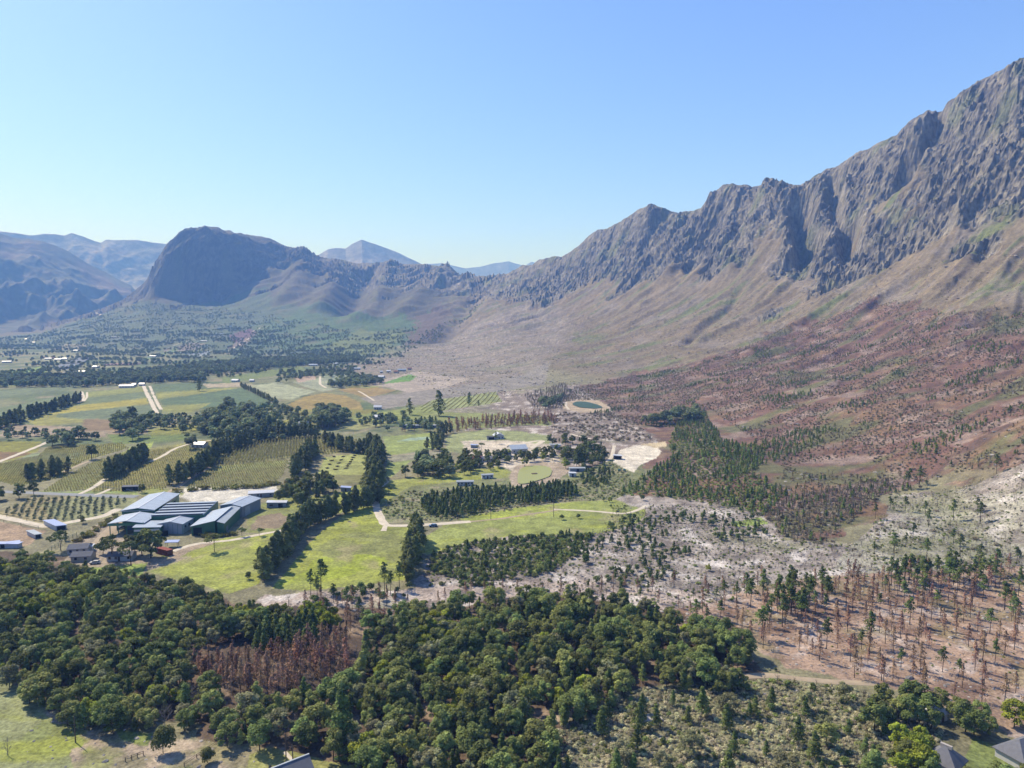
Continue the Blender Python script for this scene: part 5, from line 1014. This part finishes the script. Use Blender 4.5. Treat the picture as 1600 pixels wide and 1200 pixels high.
def opening(face, u0, u1, z0, z1, w, l):
    """a box standing 6 cm proud of a wall face"""
    t = .06
    return {'front': (u0, u1, -t, .1, z0, z1), 'back': (u0, u1, l - .1, l + t, z0, z1), 'right': (w / 2 - .1, w / 2 + t, u0, u1, z0, z1), 'left': (-w / 2 - t, -w / 2 + .1, u0, u1, z0, z1)}[face]
def building(name, label, cat, x, y, ang, w, l, eave, rise, kind, wm, rm, opens=(), ov=.4, group=None, extra=None):
    o = root(name, label, cat, x, y, gz(x, y), ang, group)
    if wm: V, F = walls(w - .1, l, eave, rise, kind); mesh_obj('wall', V, F, (wm,), o)
    V, F = roof_slab(w, l, eave, rise, ov, kind); r = mesh_obj('roof', V, F, (rm,), o)
    for nm, face, u0, u1, z0, z1, mt in opens:
        b = opening(face, u0, u1, z0, z1, w - .1, l); p = boxpart(nm, b, mt, o)
        if nm == 'window':
            c = list(opening(face, u0 - .12, u1 + .12, z0 - .14, z0 - .02, w - .1, l)); c = [c[0] - (.05 if face == 'left' else 0), c[1] + (.05 if face == 'right' else 0), c[2] - (.05 if face == 'front' else 0), c[3], c[4], c[5]]
            boxpart('sill', c, MCONC, p)
    if extra: extra(o, w, l)
    return o
def frame3(A_, B_, C_, h):
    a, b, c = at_z(*A_, h), at_z(*B_, h), at_z(*C_, h); X = b - a; w = float(np.hypot(*X)); X = X / w; Y = np.array([-X[1], X[0]])
    if np.hypot(*(c - b)) > w * 1.6: Y = (c - b) / np.hypot(*(c - b)); X = np.array([Y[1], -Y[0]]); w = abs(float((b - a) @ X))
    if (c - b) @ Y < 0: Y = -Y
    l = float((c - b) @ Y); m = (a + b) / 2; return m[0], m[1], atan2(X[1], X[0]), w, l
def ridge_cap(e, rise):
    return lambda o, w, l: boxpart('ridge_cap', (-.45, .45, -.5, l + .5, e + rise - .08, e + rise + .10), MWR, o)
# the packing warehouse: sheds side by side
x, y, a, w, l = frame3((191,796),(240,796),(279,771), 7.6)
def big_extra(o, w, l): ridge_cap(7.6, 1.2)(o, w, l); boxpart('gutter', (-w / 2 - .5, w / 2 + .5, -.62, -.44, 7.1, 7.45), MWHT, o)
building('warehouse', 'tallest green walled warehouse shed with a long blue grey roof', 'warehouse', x, y, a, w, l, 7.6, 1.2, 'y', MG, MR, [('door', 'right', l * .7, l * .7 + 5, 0, 5, MGD), ('vent_band', 'right', 4, l - 4, 6.4, 6.9, MWIN)], extra=big_extra); WA = a
x, y, a, w, l = frame3((172,815.5),(222,817),(240,803), 6.2)
def canopy_extra(o, w, l):
    VF = ([], [])
    for i in range(5):
        for j in range(3): xx = -w / 2 + .5 + i * (w - 1) / 4; yy = .4 + j * (l - .8) / 2; add_box(VF, xx - .18, xx + .18, yy - .18, yy + .18, -1, 6.4)
    part('post', VF, MG, o); VF = ([], []); add_box(VF, -w / 2, w / 2, -.25, -.05, 4.9, 6.3); add_box(VF, -w / 2 - .2, -w / 2 - .02, 0, l, 4.9, 6.1); part('fascia', VF, MG, o); ridge_cap(6.2, 1.3)(o, w, l)
    VF = ([], [])
    for i in range(4): add_box(VF, -w / 2 + 4 + i * 5, -w / 2 + 7.4 + i * 5, l * .55, l * .8, 0, 2.4)
    part('stacked_crate', VF, MBLUE, o)
building('loading_canopy', 'open sided canopy with green fascia in front of the tall green shed', 'canopy', x, y, WA, w, l, 6.2, 1.3, 'y', None, MR, extra=canopy_extra)
x, y, a, w, l = frame3((247,817.5),(285,818),(298,810), 5.4)
def white_extra(o, w, l):
    ridge_cap(5.4, 1.2)(o, w, l); VF = ([], [])
    for i in range(6): xx = -w / 2 + .1 + i * (w - .2) / 5; add_box(VF, xx - .09, xx + .09, -.09, -.045, 0, 5.3)
    part('post', VF, MG, o)
building('gabled_shed', 'white fronted gabled shed in the middle of the warehouse', 'shed', x, y, a, w, l + 6, 5.4, 1.2, 'y', MWHTS, MR, [('door', 'front', 1, 5.5, 0, 4.0, MRL), ('window', 'right', 2, 4, 2.6, 3.9, MWIN), ('window', 'right', 6, 8, 2.6, 3.9, MWIN)], extra=white_extra)
x, y, a, w, l = frame3((208,824),(250,822),(262,812), 5.2)
building('lean_to', 'low flat shed between the canopy and the white gabled shed', 'shed', x, y, a, w, l, 5.0, .5, 'mono', MG, MR, [('skylight', 'front', -6, 6, 3.2, 4.2, MWR), ('door', 'front', 7, 10, 0, 3, MGD)])
x, y, a, w, l = frame3((236,806),(318,803),(334,782), 7.0)
def saw_extra(o, w, l):
    n = 5; q = l / n
    for i in range(n):
        V = [(-w / 2, i * q, 6.6), (w / 2, i * q, 6.6), (w / 2, (i + 1) * q, 6.6), (-w / 2, (i + 1) * q, 6.6), (-w / 2, i * q + .25, 7.35), (w / 2, i * q + .25, 7.35)]
        mesh_obj('roof_bay', V, [(0, 1, 5, 4), (4, 5, 2, 3), (0, 4, 3), (1, 2, 5), (3, 2, 1, 0)], (MR,), o)
        boxpart('bay_shadow_strip', (-w / 2 + .4, w / 2 - .4, i * q - .02, i * q + .02, 6.7, 7.25), MWIN, o)  # dark strip puts the shadow gap between roof bays into colour
o = root('sawtooth_shed', 'wide shed with five sawtooth roof bays between the tall green shed and the right sheds', 'shed', x, y, gz(x, y), a); V, F = box_vf(-w / 2, w / 2, .3, l, -1, 6.58); mesh_obj('wall', V, F, (MG,), o); saw_extra(o, w, l)
x, y, a, w, l = frame3((293,822),(340,813),(366,791), 6.4)
building('wide_shed', 'broad low roofed green shed at the right end of the warehouse', 'shed', x, y, a, w, l, 5.0, 2.6, 'monoL', MG, MR, [('door', 'front', -w / 2 + 1, -w / 2 + w * .45, 0, 4.2, MGD)], ov=.5)
x, y, a, w, l = frame3((340,815.5),(349,817),(374,792.5), 6.4)
building('side_shed', 'narrow green side shed along the right end of the warehouse', 'shed', x, y, a, w, l, 6.0, 1.0, 'mono', MG, MRL, [('door', 'right', 4, 7, 0, 3, MGREYW)], ov=.3)
x, y, a, w, l = frame3((344,789),(378,791),(388,777), 6.2)
building('rear_shed', 'grey gabled shed at the back right corner of the warehouse', 'shed', x, y, a, w, l, 6.2, 1.3, 'y', MGREYW, MR, [('door', 'right', 3, 8, 0, 5, MRL), ('window', 'front', -3, 3, 4, 5.2, MWIN)], extra=ridge_cap(6.2, 1.3))
# houses and sheds: foot pixel, turn in degrees, width, length, eave, rise, roof form
def hs(name, label, cat, px, py, deg, w, l, e, r, kind, wm, rm, opens=(), group=None, extra=None, ov=.35):
    x, y = ray(px, py); return building(name, label, cat, x, y, radians(deg), w, l, e, r, kind, wm, rm, opens, ov, group, extra)
def wins(w, n, z0=1.0, z1=2.1, face='front', ww=1.1, door=True):
    o = [('window', face, -w / 2 + (i + .5) * w / n - ww / 2, -w / 2 + (i + .5) * w / n + ww / 2, z0, z1, MWIN) for i in range(n)]
    if door and n > 2: o[n // 2] = ('door', face, -.5, .5, 0, 2.1, MWOOD)
    return o
def chim(px_, py_, z): return lambda o, w, l: boxpart('chimney', (px_ - .4, px_ + .4, py_ - .4, py_ + .4, 1.5, z), MWHT, o)
hs('cottage', 'cream cottage with two windows and grey roof beside the left woodland', 'house', 126, 878, 8, 8.5, 6, 2.7, 1.4, 'x', MCREAM, MGREYR, wins(8.5, 2, door=False))
hs('cottage', 'white fronted cottage with grey roof behind the cream cottage', 'house', 121, 866, 14, 8.5, 7, 2.7, 1.4, 'x', MWHT, MGREYR, wins(8.5, 3)); hs('porch', 'small flat white roof joined to the white fronted cottage', 'porch', 135, 862, 14, 5, 3.5, 2.5, .2, 'mono', MWHT, MWR, [('door', 'front', -.5, .5, 0, 2, MWOOD)])
hs('cottage', 'long white cottage under the umbrella pines', 'house', 186, 877, 4, 11, 5.5, 2.6, 1.3, 'x', MWHT, MGREYR, wins(11, 4))
hs('shipping_container', 'rusty red container beside the meadow track', 'container', 266, 868, 60, 3, 9, 2.6, .1, 'mono', MRED, MRED, [('door', 'front', -1.3, 1.3, .2, 2.4, MBRW)], ov=.02); hs('shelter', 'pale blue flat roofed shelter behind the rusty red container', 'shelter', 268, 856, 12, 5.5, 3.5, 2.7, .2, 'mono', None, MSKY, extra=lambda o, w, l: part('post', (lambda VF: ([add_box(VF, sx * 2.5 - .08, sx * 2.5 + .08, sy - .08, sy + .08, -.5, 2.7) for sx in (-1, 1) for sy in (.3, 3.2)], VF)[1])(([], [])), MWOOD, o))
hs('shed', 'white roofed shed on the rise right of the warehouse', 'shed', 432, 793, 10, 11, 5, 2.8, .5, 'mono', MGREYW, MWR, [('door', 'front', 1, 3.5, 0, 2.3, MGD), ('window', 'front', -4, -2, 1, 2, MWIN)])
hs('shed', 'long pale roofed shed at the right end of the gravel yard', 'shed', 408, 777, 14, 15, 7, 2.8, .9, 'x', MGREYW, MWR, wins(15, 4, 1.0, 2.0)); hs('water_tank_shed', 'small pale blue roofed hut in the hedge trees', 'hut', 540, 768, 5, 6, 4, 2.4, .5, 'mono', MGREYW, MSKY, [('door', 'front', -.5, .5, 0, 2, MWOOD)])
def trailer_extra(o, w, l):
    for s in (-w * .25, w * .25):
        n = 12; V = []
        for yy in (-.03, .22): V += [(s + .36 * cos(2 * pi * k / n), yy, .2 + .36 * sin(2 * pi * k / n)) for k in range(n)]
        mesh_obj('wheel', V, [tuple(range(n))[::-1], tuple(range(n, 2 * n))] + [(k, (k + 1) % n, n + (k + 1) % n, n + k) for k in range(n)], (MTYRE,), o)
hs('mobile_home', 'longer white mobile home on the meadow', 'mobile home', 727, 759, 5, 11, 3.6, 2.9, .5, 'x', MWHT, MRL, wins(11, 5, 1.2, 2.1), extra=trailer_extra); hs('mobile_home', 'shorter white mobile home under a green tree', 'mobile home', 762, 748, 14, 8, 3.4, 2.9, .4, 'x', MWHT, MRL, wins(8, 3, 1.2, 2.1), extra=trailer_extra)
hs('farmhouse', 'white farmhouse with a white roof standing on open ground', 'house', 780, 686, 12, 9, 9, 3.2, 2.2, 'y', MWHT, MWR, wins(9, 3), extra=chim(2.5, 4, 6)); hs('annex', 'low grey annex left of the white farmhouse', 'shed', 768, 687, 8, 8, 5, 2.4, .4, 'mono', MGREYW, MDR, [('door', 'front', -2.5, 2.5, 0, 2.1, MGD)])
hs('barn', 'grey blue roofed barn in the pale yard behind the farm trees', 'barn', 812, 708, 16, 14, 14, 3.6, 2.4, 'x', MWHT, MR, wins(14, 3)); hs('house', 'pale walled house half hidden left of the grey blue barn', 'house', 788, 714, -12, 9, 7, 2.8, 1.6, 'x', MWHT, MGREYR, wins(9, 3)); hs('house', 'brown roofed house half hidden by the farm trees', 'house', 740, 722, 5, 14, 7, 2.7, 1.7, 'x', MCREAM, MBRW, wins(14, 4))
hs('house', 'white house partly hidden among the farm trees left', 'house', 762, 722, 5, 9, 7, 2.7, 1.4, 'x', MWHT, MGREYR, wins(9, 3)); hs('hut', 'small blue grey roof between two farm trees', 'hut', 741, 700, 0, 6, 4, 2.3, .5, 'mono', MGREYW, MSKY); hs('shed', 'pale shed at the right side of the farm yard', 'shed', 868, 700, 5, 9, 5, 2.6, .5, 'mono', MWHT, MRL, [('door', 'front', -1, 1, 0, 2.2, MGD)])
hs('shed', 'grey flat shed behind the right end of the farm trees', 'shed', 934, 720, -6, 9, 4, 2.4, .2, 'mono', MGREYW, MGREYR, [('door', 'front', -1, 1, 0, 2, MGD)]); hs('shed', 'low white roofed shed below the largest farmyard tree', 'shed', 903, 737, 8, 12, 4, 2.4, .3, 'mono', MGREYW, MRL, [('door', 'front', -1, 1, 0, 2, MGD)]); hs('hut', 'small white hut beside the pond bank', 'hut', 895, 745, 4, 5, 4, 2.5, .3, 'mono', MWHT, MWR, [('door', 'front', -.5, .5, 0, 2, MGD)])
hs('shed', 'white roofed dark shed at the edge of the bright sand yard', 'shed', 965, 718, -8, 6.5, 4.5, 3, .3, 'mono', MDR, MWR, [('door', 'front', -2, 2, 0, 2.4, MGD)])
for i, (px, py) in enumerate([(968,737),(976,737)]): hs('bin', ['green bin nearer the white roofed dark shed', 'green bin farther from the white roofed dark shed'][i], 'bin', px, py, 0, 1.8, 1.8, 1.6, .3, 'hip', MTEAL, MTEAL, ov=.05)
hs('skip', 'dark green skip beside the right shed of the warehouse', 'skip', 349, 834, 20, 2.4, 2, 1.6, .1, 'mono', MTEAL, MTEAL, ov=.02)
hs('long_shed', 'long low white roofed shed behind the poplar row', 'shed', 655, 669, 0, 34, 6, 3, .6, 'x', MGREYW, MRL, wins(34, 7, 1.2, 2.2)); hs('storage_shed', 'dark storage shed beside the asphalt road', 'shed', 203, 767, 12, 9.5, 4, 2.7, .2, 'mono', MGD, MGREYR, [('door', 'front', -2, 2, 0, 2.2, MDR)])
hs('packing_shelter', 'long grey roofed shelter with a bright white edge beside the orchard', 'shelter', 96, 828, 52, 5, 17, 2.2, .6, 'mono', MWHTS, MSKY, [('door', 'front', -2, 2, 0, 2.2, MGD)]); hs('shelter', 'narrow pale shelter hidden behind trees by the bare field', 'shelter', 60, 841, 52, 3, 11, 2.0, .3, 'mono', MWHTS, MRL, [('door', 'front', -1, 1, 0, 2, MGD)]); hs('shelter', 'white roofed shelter at the left edge below the bare field', 'shelter', 4, 857, 2, 15, 3, 2.2, .3, 'mono', MWHTS, MSKY, [('door', 'front', -1, 1, 0, 2, MGD)]); hs('shelter', 'short bright white roof beside the left edge shelter', 'shelter', 21, 855, 35, 5, 3, 2.2, .2, 'mono', MWHTS, MSKY)
# near houses at the bottom
hs('thatched_house', 'pointed grey roofed house with a pale ridge at lower right', 'house', 1500, 1209, 38, 6.6, 6.6, 2.2, 3.6, 'hip', MWHT, MTH, wins(7.5, 3), extra=lambda o, w, l: boxpart('ridge_cap', (-.35, .35, 2.0, 4.6, 5.1, 5.9), MSTONE, o), ov=.5); hs('thatched_house', 'long grey roofed house cut by the right edge', 'house', 1628, 1196, 22, 14, 7, 2.4, 3.2, 'hip', MWHT, MTH, wins(16, 5), ov=.5)
hs('hut', 'small pale peaked hut hidden behind the thicket at lower right', 'hut', 1473, 1128, 20, 3.5, 3.5, 2.2, 2.4, 'hip', MWHT, MWR, [('door', 'front', -.5, .5, 0, 2, MWOOD)])
def roofbits(o, w, l): boxpart('roof_vent', (-1.6, -1.1, 3.0, 3.6, 3.4, 4.4), MGD, o); boxpart('ridge_cap', (-.2, .2, -.4, l + .4, 4.55, 4.72), MRL, o); boxpart('verge_board', (-w / 2 - .4, -.2, -.5, -.38, 2.2, 2.5), MWHT, o)
hs('house', 'grey roofed house at the bottom edge below the left woodland', 'house', 404, 1238, -52, 6.5, 12, 2.6, 2.0, 'y', MWHT, MGREYR, wins(6.5, 2, door=False) + [('window', 'left', 2, 3.2, 1, 2.1, MWIN), ('window', 'left', 6, 7.2, 1, 2.1, MWIN), ('door', 'left', 4.2, 5.2, 0, 2.1, MWOOD)], extra=roofbits)
# far farms
FAR = [(197,606,22,8,'w'),(208,604,6,6,'w'),(221,603,8,6,'w'),(320,583,26,14,'w'),(331,580,22,10,'b'),(366,597,12,9,'b'),(393,597,7,7,'w'),(268,593,9,7,'b'),(482,568,24,14,'b'),(497,567,12,12,'w'),(489,572,20,8,'b'),(525,570,12,10,'w'),(558,578,14,8,'b'),(592,591,18,9,'w'),(607,582,8,8,'w'),(596,583,6,6,'w'),(120,549,22,8,'w'),(238,558,20,9,'w'),(318,534,24,10,'w'),(343,523,30,12,'b'),(52,536,10,9,'w'),(40,531,14,8,'w'),(215,528,30,10,'w'),(75,562,16,8,'w'),(90,563,16,8,'w'),(100,562,14,8,'w'),(66,560,12,8,'r'),(10,567,20,10,'b'),(82,561,12,8,'r'),(148,575,14,8,'w'),(125,583,18,8,'w'),(208,588,14,10,'w'),(180,528,30,10,'w'),(308,700,12,7,'b'),(311,664,12,7,'w'),(318,671,10,7,'b'),(474,667,9,7,'w'),(590,656,9,7,'w'),(590,640,9,6,'w'),(628,580,18,8,'b'),(640,578,9,9,'r'),(618,583,9,8,'r')]
FARLAB = 'small white roofed building far across the valley'
for i, (px, py, w, l, c) in enumerate(FAR):
    lab, g = {'w': ('small bright white building far across the valley', 'far white buildings'), 'b': ('small pale blue roofed building far across the valley', 'far blue roofed buildings'), 'r': ('small brown roofed house far across the valley', 'far brown roofed houses')}[c]
    hs('farm_building', lab, 'building', px, py, [8, -12, 3, 20][i % 4], w, l, 3.4, 1.8, 'x', MWHT, {'w': MWR, 'b': MR, 'r': MBRW}[c], wins(w, 3 if w < 16 else 5), group=g, ov=.6)
def tunnel(name, label, px, py, deg, w, l, n, mat):
    x, y = ray(px, py); V, F = [], []; q = w / n
    for i in range(n):
        b = len(V)
        for yy in (0, l): V += [(-w / 2 + i * q + q / 2 - q / 2 * cos(pi * k / 8), yy, .8 + 2.6 * sin(pi * k / 8)) for k in range(9)]
        F += [(b + k, b + k + 1, b + 9 + k + 1, b + 9 + k) for k in range(8)] + [tuple(range(b + 8, b - 1, -1)), tuple(range(b + 9, b + 18))]
    o = mesh_obj(name, V, F, (mat,)); o.location = (x, y, gz(x, y) - .4); o.rotation_euler = (0, 0, radians(deg)); tag(o, label, 'polytunnel')
tunnel('polytunnel', 'block of brownish polytunnels in the far valley', 184, 571, 4, 70, 60, 8, plain_mat('brown_tunnel_film', A(190, 160, 150), .1, .12))
def net(label, pts, h):
    q = P(pts); V = [(a, b, gz(a, b) + h) for a, b in q] + [(a, b, gz(a, b) + h - .3) for a, b in q]; n = len(q); F = [tuple(range(n)), tuple(range(2 * n - 1, n - 1, -1))] + [(i, (i + 1) % n, n + (i + 1) % n, n + i) for i in range(n)]
    o = root('shade_net', label, 'shade net', 0, 0, 0, 0); mesh_obj('net', V, F, (MNET,), o); VF = ([], [])
    for a, b in q: add_box(VF, a - .2, a + .2, b - .2, b + .2, gz(a, b) - .5, gz(a, b) + h - .3)
    part('post', VF, MWOOD, o)
net('dark grey shade net field in the far valley', [(100,569),(118,561),(143,560),(128,570)], 4); net('pale grey shade net field in the far valley', [(84,578),(96,571),(126,570),(118,575)], 4)
# vehicles
def car(label, px, py, deg, paint, kind='car'):
    x, y = ray(px, py); o = root(kind, label, kind.replace('_', ' '), x, y, gz(x, y), radians(deg)); L, W = (4.6, 1.8)
    V = []; prof = [(-2.3, .45), (-2.3, .95), (-1.3, 1.02), (2.15, .95), (2.3, .45)] if kind == 'car' else [(-2.4, .45), (-2.4, 1.0), (2.4, 1.0), (2.5, .45)]
    n = len(prof)
    for s in (-.9, .9): V += [(p[0], s, p[1]) for p in prof]
    mesh_obj('body', V, [tuple(range(n)), tuple(range(2 * n - 1, n - 1, -1))] + [(i, n + i, n + (i + 1) % n, (i + 1) % n) for i in range(n)], (paint,), o)
    cb = [(-1.3, 1.0), (-.7, 1.5), (1.3, 1.5), (2.0, .98)] if kind == 'car' else [(-1.5, 1.0), (-1.1, 1.6), (.2, 1.6), (.5, 1.0)]; V = []
    for s, k in ((-.8, .92), (.8, .92)): V += [(p[0], s * (k if p[1] > 1.1 else 1), p[1]) for p in cb]
    mesh_obj('window', V, [(0, 1, 2, 3), (7, 6, 5, 4), (0, 4, 5, 1), (2, 6, 7, 3)], (MWIN,), o)
    mesh_obj('roof', *box_vf(cb[1][0] - .05, cb[2][0] + .05, -.74, .74, cb[1][1], cb[1][1] + .06), (paint,), o)
    for wx in (-1.45, 1.45):
        for wy in (-.92, .74):
            V = []
            for yy in (wy, wy + .2): V += [(wx + .34 * cos(2 * pi * k / 12), yy, .34 + .34 * sin(2 * pi * k / 12)) for k in range(12)]
            mesh_obj('wheel', V, [tuple(range(12)), tuple(range(23, 11, -1))] + [(k, 12 + k, 12 + (k + 1) % 12, (k + 1) % 12) for k in range(12)], (MTYRE,), o)
    return o
car('blue white car parked on the white track right of the windbreak', 677, 823, 4, MBLUE); car('white car in front of the long white cottage', 149, 881, 8, MWHT); car('white pickup parked in the pale farm yard', 838, 706, 0, MWHT, 'pickup'); car('pale car by the far valley lane', 345, 679, 10, MWHT); car('grey car on the drive under the green canopy', 190, 826, 40, MGREYW)
# posts, fences, small things
def pole(label, px, py, h, arm=True, group=None):
    x, y = ray(px, py); o = root('utility_pole', label, 'pole', x, y, gz(x, y), .3, group); V, F = [], []; limb(V, F, [(0, 0, -.5), (0, 0, h)], [.16, .11], 6); mesh_obj('pole', V, F, (MWOOD,), o)
    if arm: boxpart('crossarm', (-.9, .9, -.06, .06, h - .8, h - .65), MWOOD, o)
pole('wooden pole on the bare ground at lower left', 118, 1160, 7.5, False); pole('wooden pole beside the grey roofed house at the bottom', 447, 1186, 6.5); pole('wooden pole in front of the dark shade of the bottom garden', 458, 1204, 7, True); pole('thin pole in the meadow right of the packed pine stand', 865, 808, 12); pole('thin pole left of the bushes in the track meadow', 767, 812, 12); pole('pole on the far meadow beyond the road trees', 668, 704, 10)
pole('mast standing on the mountain skyline', 991, 333, 9, False)
def fence(label, pts, h=1.2, sp=2.6, rails=2, mat=None):
    q = smooth_line(P(pts), sp); o = root('fence', label, 'fence', q[0][0], q[0][1], 0, 0); z = height(q[:, 0], q[:, 1]); q0 = q[0]
    for i in range(min(len(q), 90)): boxpart('post', (q[i][0] - q0[0] - .07, q[i][0] - q0[0] + .07, q[i][1] - q0[1] - .07, q[i][1] - q0[1] + .07, z[i] - .4, z[i] + h), mat or MWOOD, o)
    for k in range(rails):
        V, F = [], []
        for i in range(len(q)):
            zz = z[i] + h * (.9 - .4 * k); V += [(q[i][0] - q0[0], q[i][1] - q0[1], zz), (q[i][0] - q0[0], q[i][1] - q0[1], zz + .1), (q[i][0] - q0[0] + .05, q[i][1] - q0[1] + .05, zz + .1), (q[i][0] - q0[0] + .05, q[i][1] - q0[1] + .05, zz)]
        for i in range(len(q) - 1):
            for j in range(4): a = 4 * i + j; b = 4 * i + (j + 1) % 4; F.append((a, b, b + 4, a + 4))
        mesh_obj('rail', V, F, (mat or MWOOD,), o)
fence('rough wooden fence at the bottom left', [(196,1190),(210,1185),(224,1180)], 1.1, 1.6); fence('wire fence with thin posts from the dark tree to the woodland', [(288,1198),(312,1182),(328,1168),(345,1160)], 1.1, 3); fence('dark netting fence along the lane left of the cottages', [(70,868),(85,858),(100,848),(120,838)], 2.2, 3, 2, MTEAL); fence('low white wall like fence along the asphalt road', [(142,762),(165,763),(190,766),(212,770)], 1.2, 4, 2, MGREYW)
def rail_track(label, pts):  fence(label, pts, 1.4, 12, 1, MWOOD)
rail_track('post fence along the upper side of the pale lane at left', [(-20,802),(40,812),(74,821)]); rail_track('post fence along the lower side of the pale lane at left', [(-20,812),(20,818),(60,826)])
x, y = ray(1015, 1124); V, F = box_vf(-3.2, 3.2, -1.8, 1.8, -.3, .35); V = [(a, b * (1 - .12 * a / 3), c + .25) for a, b, c in V]; o = mesh_obj('stone_slab', V, F, (MSTONE,)); o.location = (x, y, gz(x, y)); o.rotation_euler = (0, 0, .2); tag(o, 'flat pale slab lying in the scrub at bottom', 'slab')
x, y = ray(835, 741); o = root('raft', 'small dark raft floating on the green pond', 'raft', x, y, gz(x, y) + .35, .3); boxpart('deck', (-2, 2, -1.2, 1.2, .05, .35), MWOOD, o); boxpart('float', (-1.9, 1.9, -1.25, -.6, -.2, .05), MTYRE, o); boxpart('float', (-1.9, 1.9, .6, 1.25, -.2, .05), MTYRE, o)
# garden wall of stones by the bottom house
def rock_mesh(R, s):
    V, F = [], []; n = 7; 
    for j, (zz, rr) in enumerate([(-.3, .7), (0, 1.0), (.35, .85), (.6, .4)]):
        V += [(rr * cos(2 * pi * k / n + j * .3) * R.uniform(.75, 1.2), rr * sin(2 * pi * k / n + j * .3) * R.uniform(.75, 1.2), zz * R.uniform(.8, 1.2)) for k in range(n)]
    F = [(j * n + k, j * n + (k + 1) % n, (j + 1) * n + (k + 1) % n, (j + 1) * n + k) for j in range(3) for k in range(n)] + [tuple(range(3 * n, 4 * n)), tuple(range(n - 1, -1, -1))]
    return [(a * s, b * s, c * s) for a, b, c in V], F
ROCKC = bpy.data.collections.new('prototypes_rock'); RM = []
for i in range(5):
    V, F = rock_mesh(np.random.default_rng(900 + i), 1.0); ro = mesh_obj('rock', V, F, (MSTONE if i % 2 else plain_mat('grey_stone', A(150, 146, 144), .9, .25),), link=False); RM.append(ro.data); ROCKC.objects.link(ro)
def rocks(label, poly, sp, s, mask=None):
    x, y = grid(poly, sp, .5)
    if mask: m = mask(x, y); x, y = x[m], y[m]
    n = len(x); s_ = rng.uniform(s[0], s[1], n) ** 1.0 * rng.uniform(.4, 1, n); sc = np.stack([s_ * rng.uniform(.7, 1.5, n), s_ * rng.uniform(.7, 1.3, n), s_ * rng.uniform(.5, 1.0, n)], 1)
    gn_scatter('rocks', np.stack([x, y, height(x, y)], 1), rng.uniform(0, 6, n), sc, rng.integers(0, 5, n), ROCKC, label, 'rocks')
rocks('pale stones strewn over the ashen ground', ASHP, 3.0, (.25, .9)); rocks('stones strewn over the burnt ground at right', BRp, 3.0, (.25, .9)); rocks('stones along the stony strip below the meadows', [(400,940),(640,920),(700,930),(900,915),(900,950),(660,985),(560,965)], 3.0, (.25, .8))
rocks('pale stones strewn over the burnt mountain slope', BZ, 12, (.5, 1.8), nmask(60, .0, 81)); rocks('boulders strewn over the tan mountain slope', TAN, 13, (.6, 2.6), nmask(70, .05, 82)); rocks('stones on the bare ground at lower left', [(60,1110),(240,1150),(330,1155),(430,1175),(400,1250),(0,1250)], 4, (.2, .6)); rocks('stones among the scrub at the bottom', [(870,1260),(880,1140),(1000,1075),(1200,1060),(1440,1150),(1440,1260)], 5, (.25, .7))
for i, (px, py, s) in enumerate([(1421,1060,1.1),(605,1155,.5),(546,815,.7),(1445,833,.9),(1190,725,.8)]):
    x, y = ray(px, py); o = bpy.data.objects.new('boulder', RM[i % 5]); COL.objects.link(o); o.location = (x, y, gz(x, y)); o.scale = (s * 1.3, s, s); tag(o, ['grey boulder on the burnt ground above the lower right thicket', 'small boulder hidden in the bottom woodland', 'pale boulder in the bright meadow', 'flat pale boulder on the grassy stony ground', 'pale boulder on the burnt slope'][i], 'boulder')
# brush piles in the little field beside the windbreak
BP = []
V, F = [], []
R_ = np.random.default_rng(77)
for i in range(70): a = R_.uniform(0, 2 * pi); r = R_.uniform(0, 1.4); limb(V, F, [(cos(a) * r, sin(a) * r * .7, R_.uniform(0, .3)), (cos(a) * r * .2 + R_.uniform(-1.2, 1.2), R_.uniform(-.8, .8), R_.uniform(.3, 1.0))], [.07, .04], 3)
bpm = mesh_obj('brush_pile', V, F, (CHAR,), link=False).data
for (x0, y0, x1, y1, n) in [(508,738,522,714,5),(524,734,536,714,5),(541,732,554,712,7),(572,728,576,716,4)]:
    for k in range(n):
        t = k / (n - 1); x, y = ray(x0 + (x1 - x0) * t, y0 + (y1 - y0) * t); o = bpy.data.objects.new('brush_pile', bpm); COL.objects.link(o); o.location = (x, y, gz(x, y)); o.rotation_euler = (0, 0, rng.uniform(0, 6)); o.scale = (1.6, 1.5, .9); tag(o, 'dark brush pile in a row across the small mown field', 'brush pile', 'brush piles in the small mown field')

# ------------------------------------------------------------------ the air: one closed box of even haze
def haze():
    m = bpy.data.materials.new('air'); m.use_nodes = True; nt = m.node_tree; nt.nodes.clear()
    out = N_(nt, 'ShaderNodeOutputMaterial'); v = N_(nt, 'ShaderNodeVolumePrincipled')
    v.inputs['Color'].default_value = (HAZE[0], HAZE[1], HAZE[2], 1); v.inputs['Density'].default_value = HAZE[3]
    v.inputs['Absorption Color'].default_value = (1, 1, 1, 1); v.inputs['Anisotropy'].default_value = HAZE[4]
    nt.links.new(v.outputs[0], out.inputs['Volume'])
    x0, x1, y0, y1, z0, z1 = -15500, 15500, -600, 18500, -60, 1650
    V = [(x, y, z) for z in (z0, z1) for y in (y0, y1) for x in (x0, x1)]
    F = [(0, 2, 3, 1), (4, 5, 7, 6), (0, 1, 5, 4), (2, 6, 7, 3), (0, 4, 6, 2), (1, 3, 7, 5)]
    o = mesh_obj('haze', V, F, (m,)); tag(o, 'thin blue haze hanging over the whole valley', 'haze', kind='stuff')
HAZE = (0.20, 0.42, 1.0, 1.35e-4, 0.0)
haze()
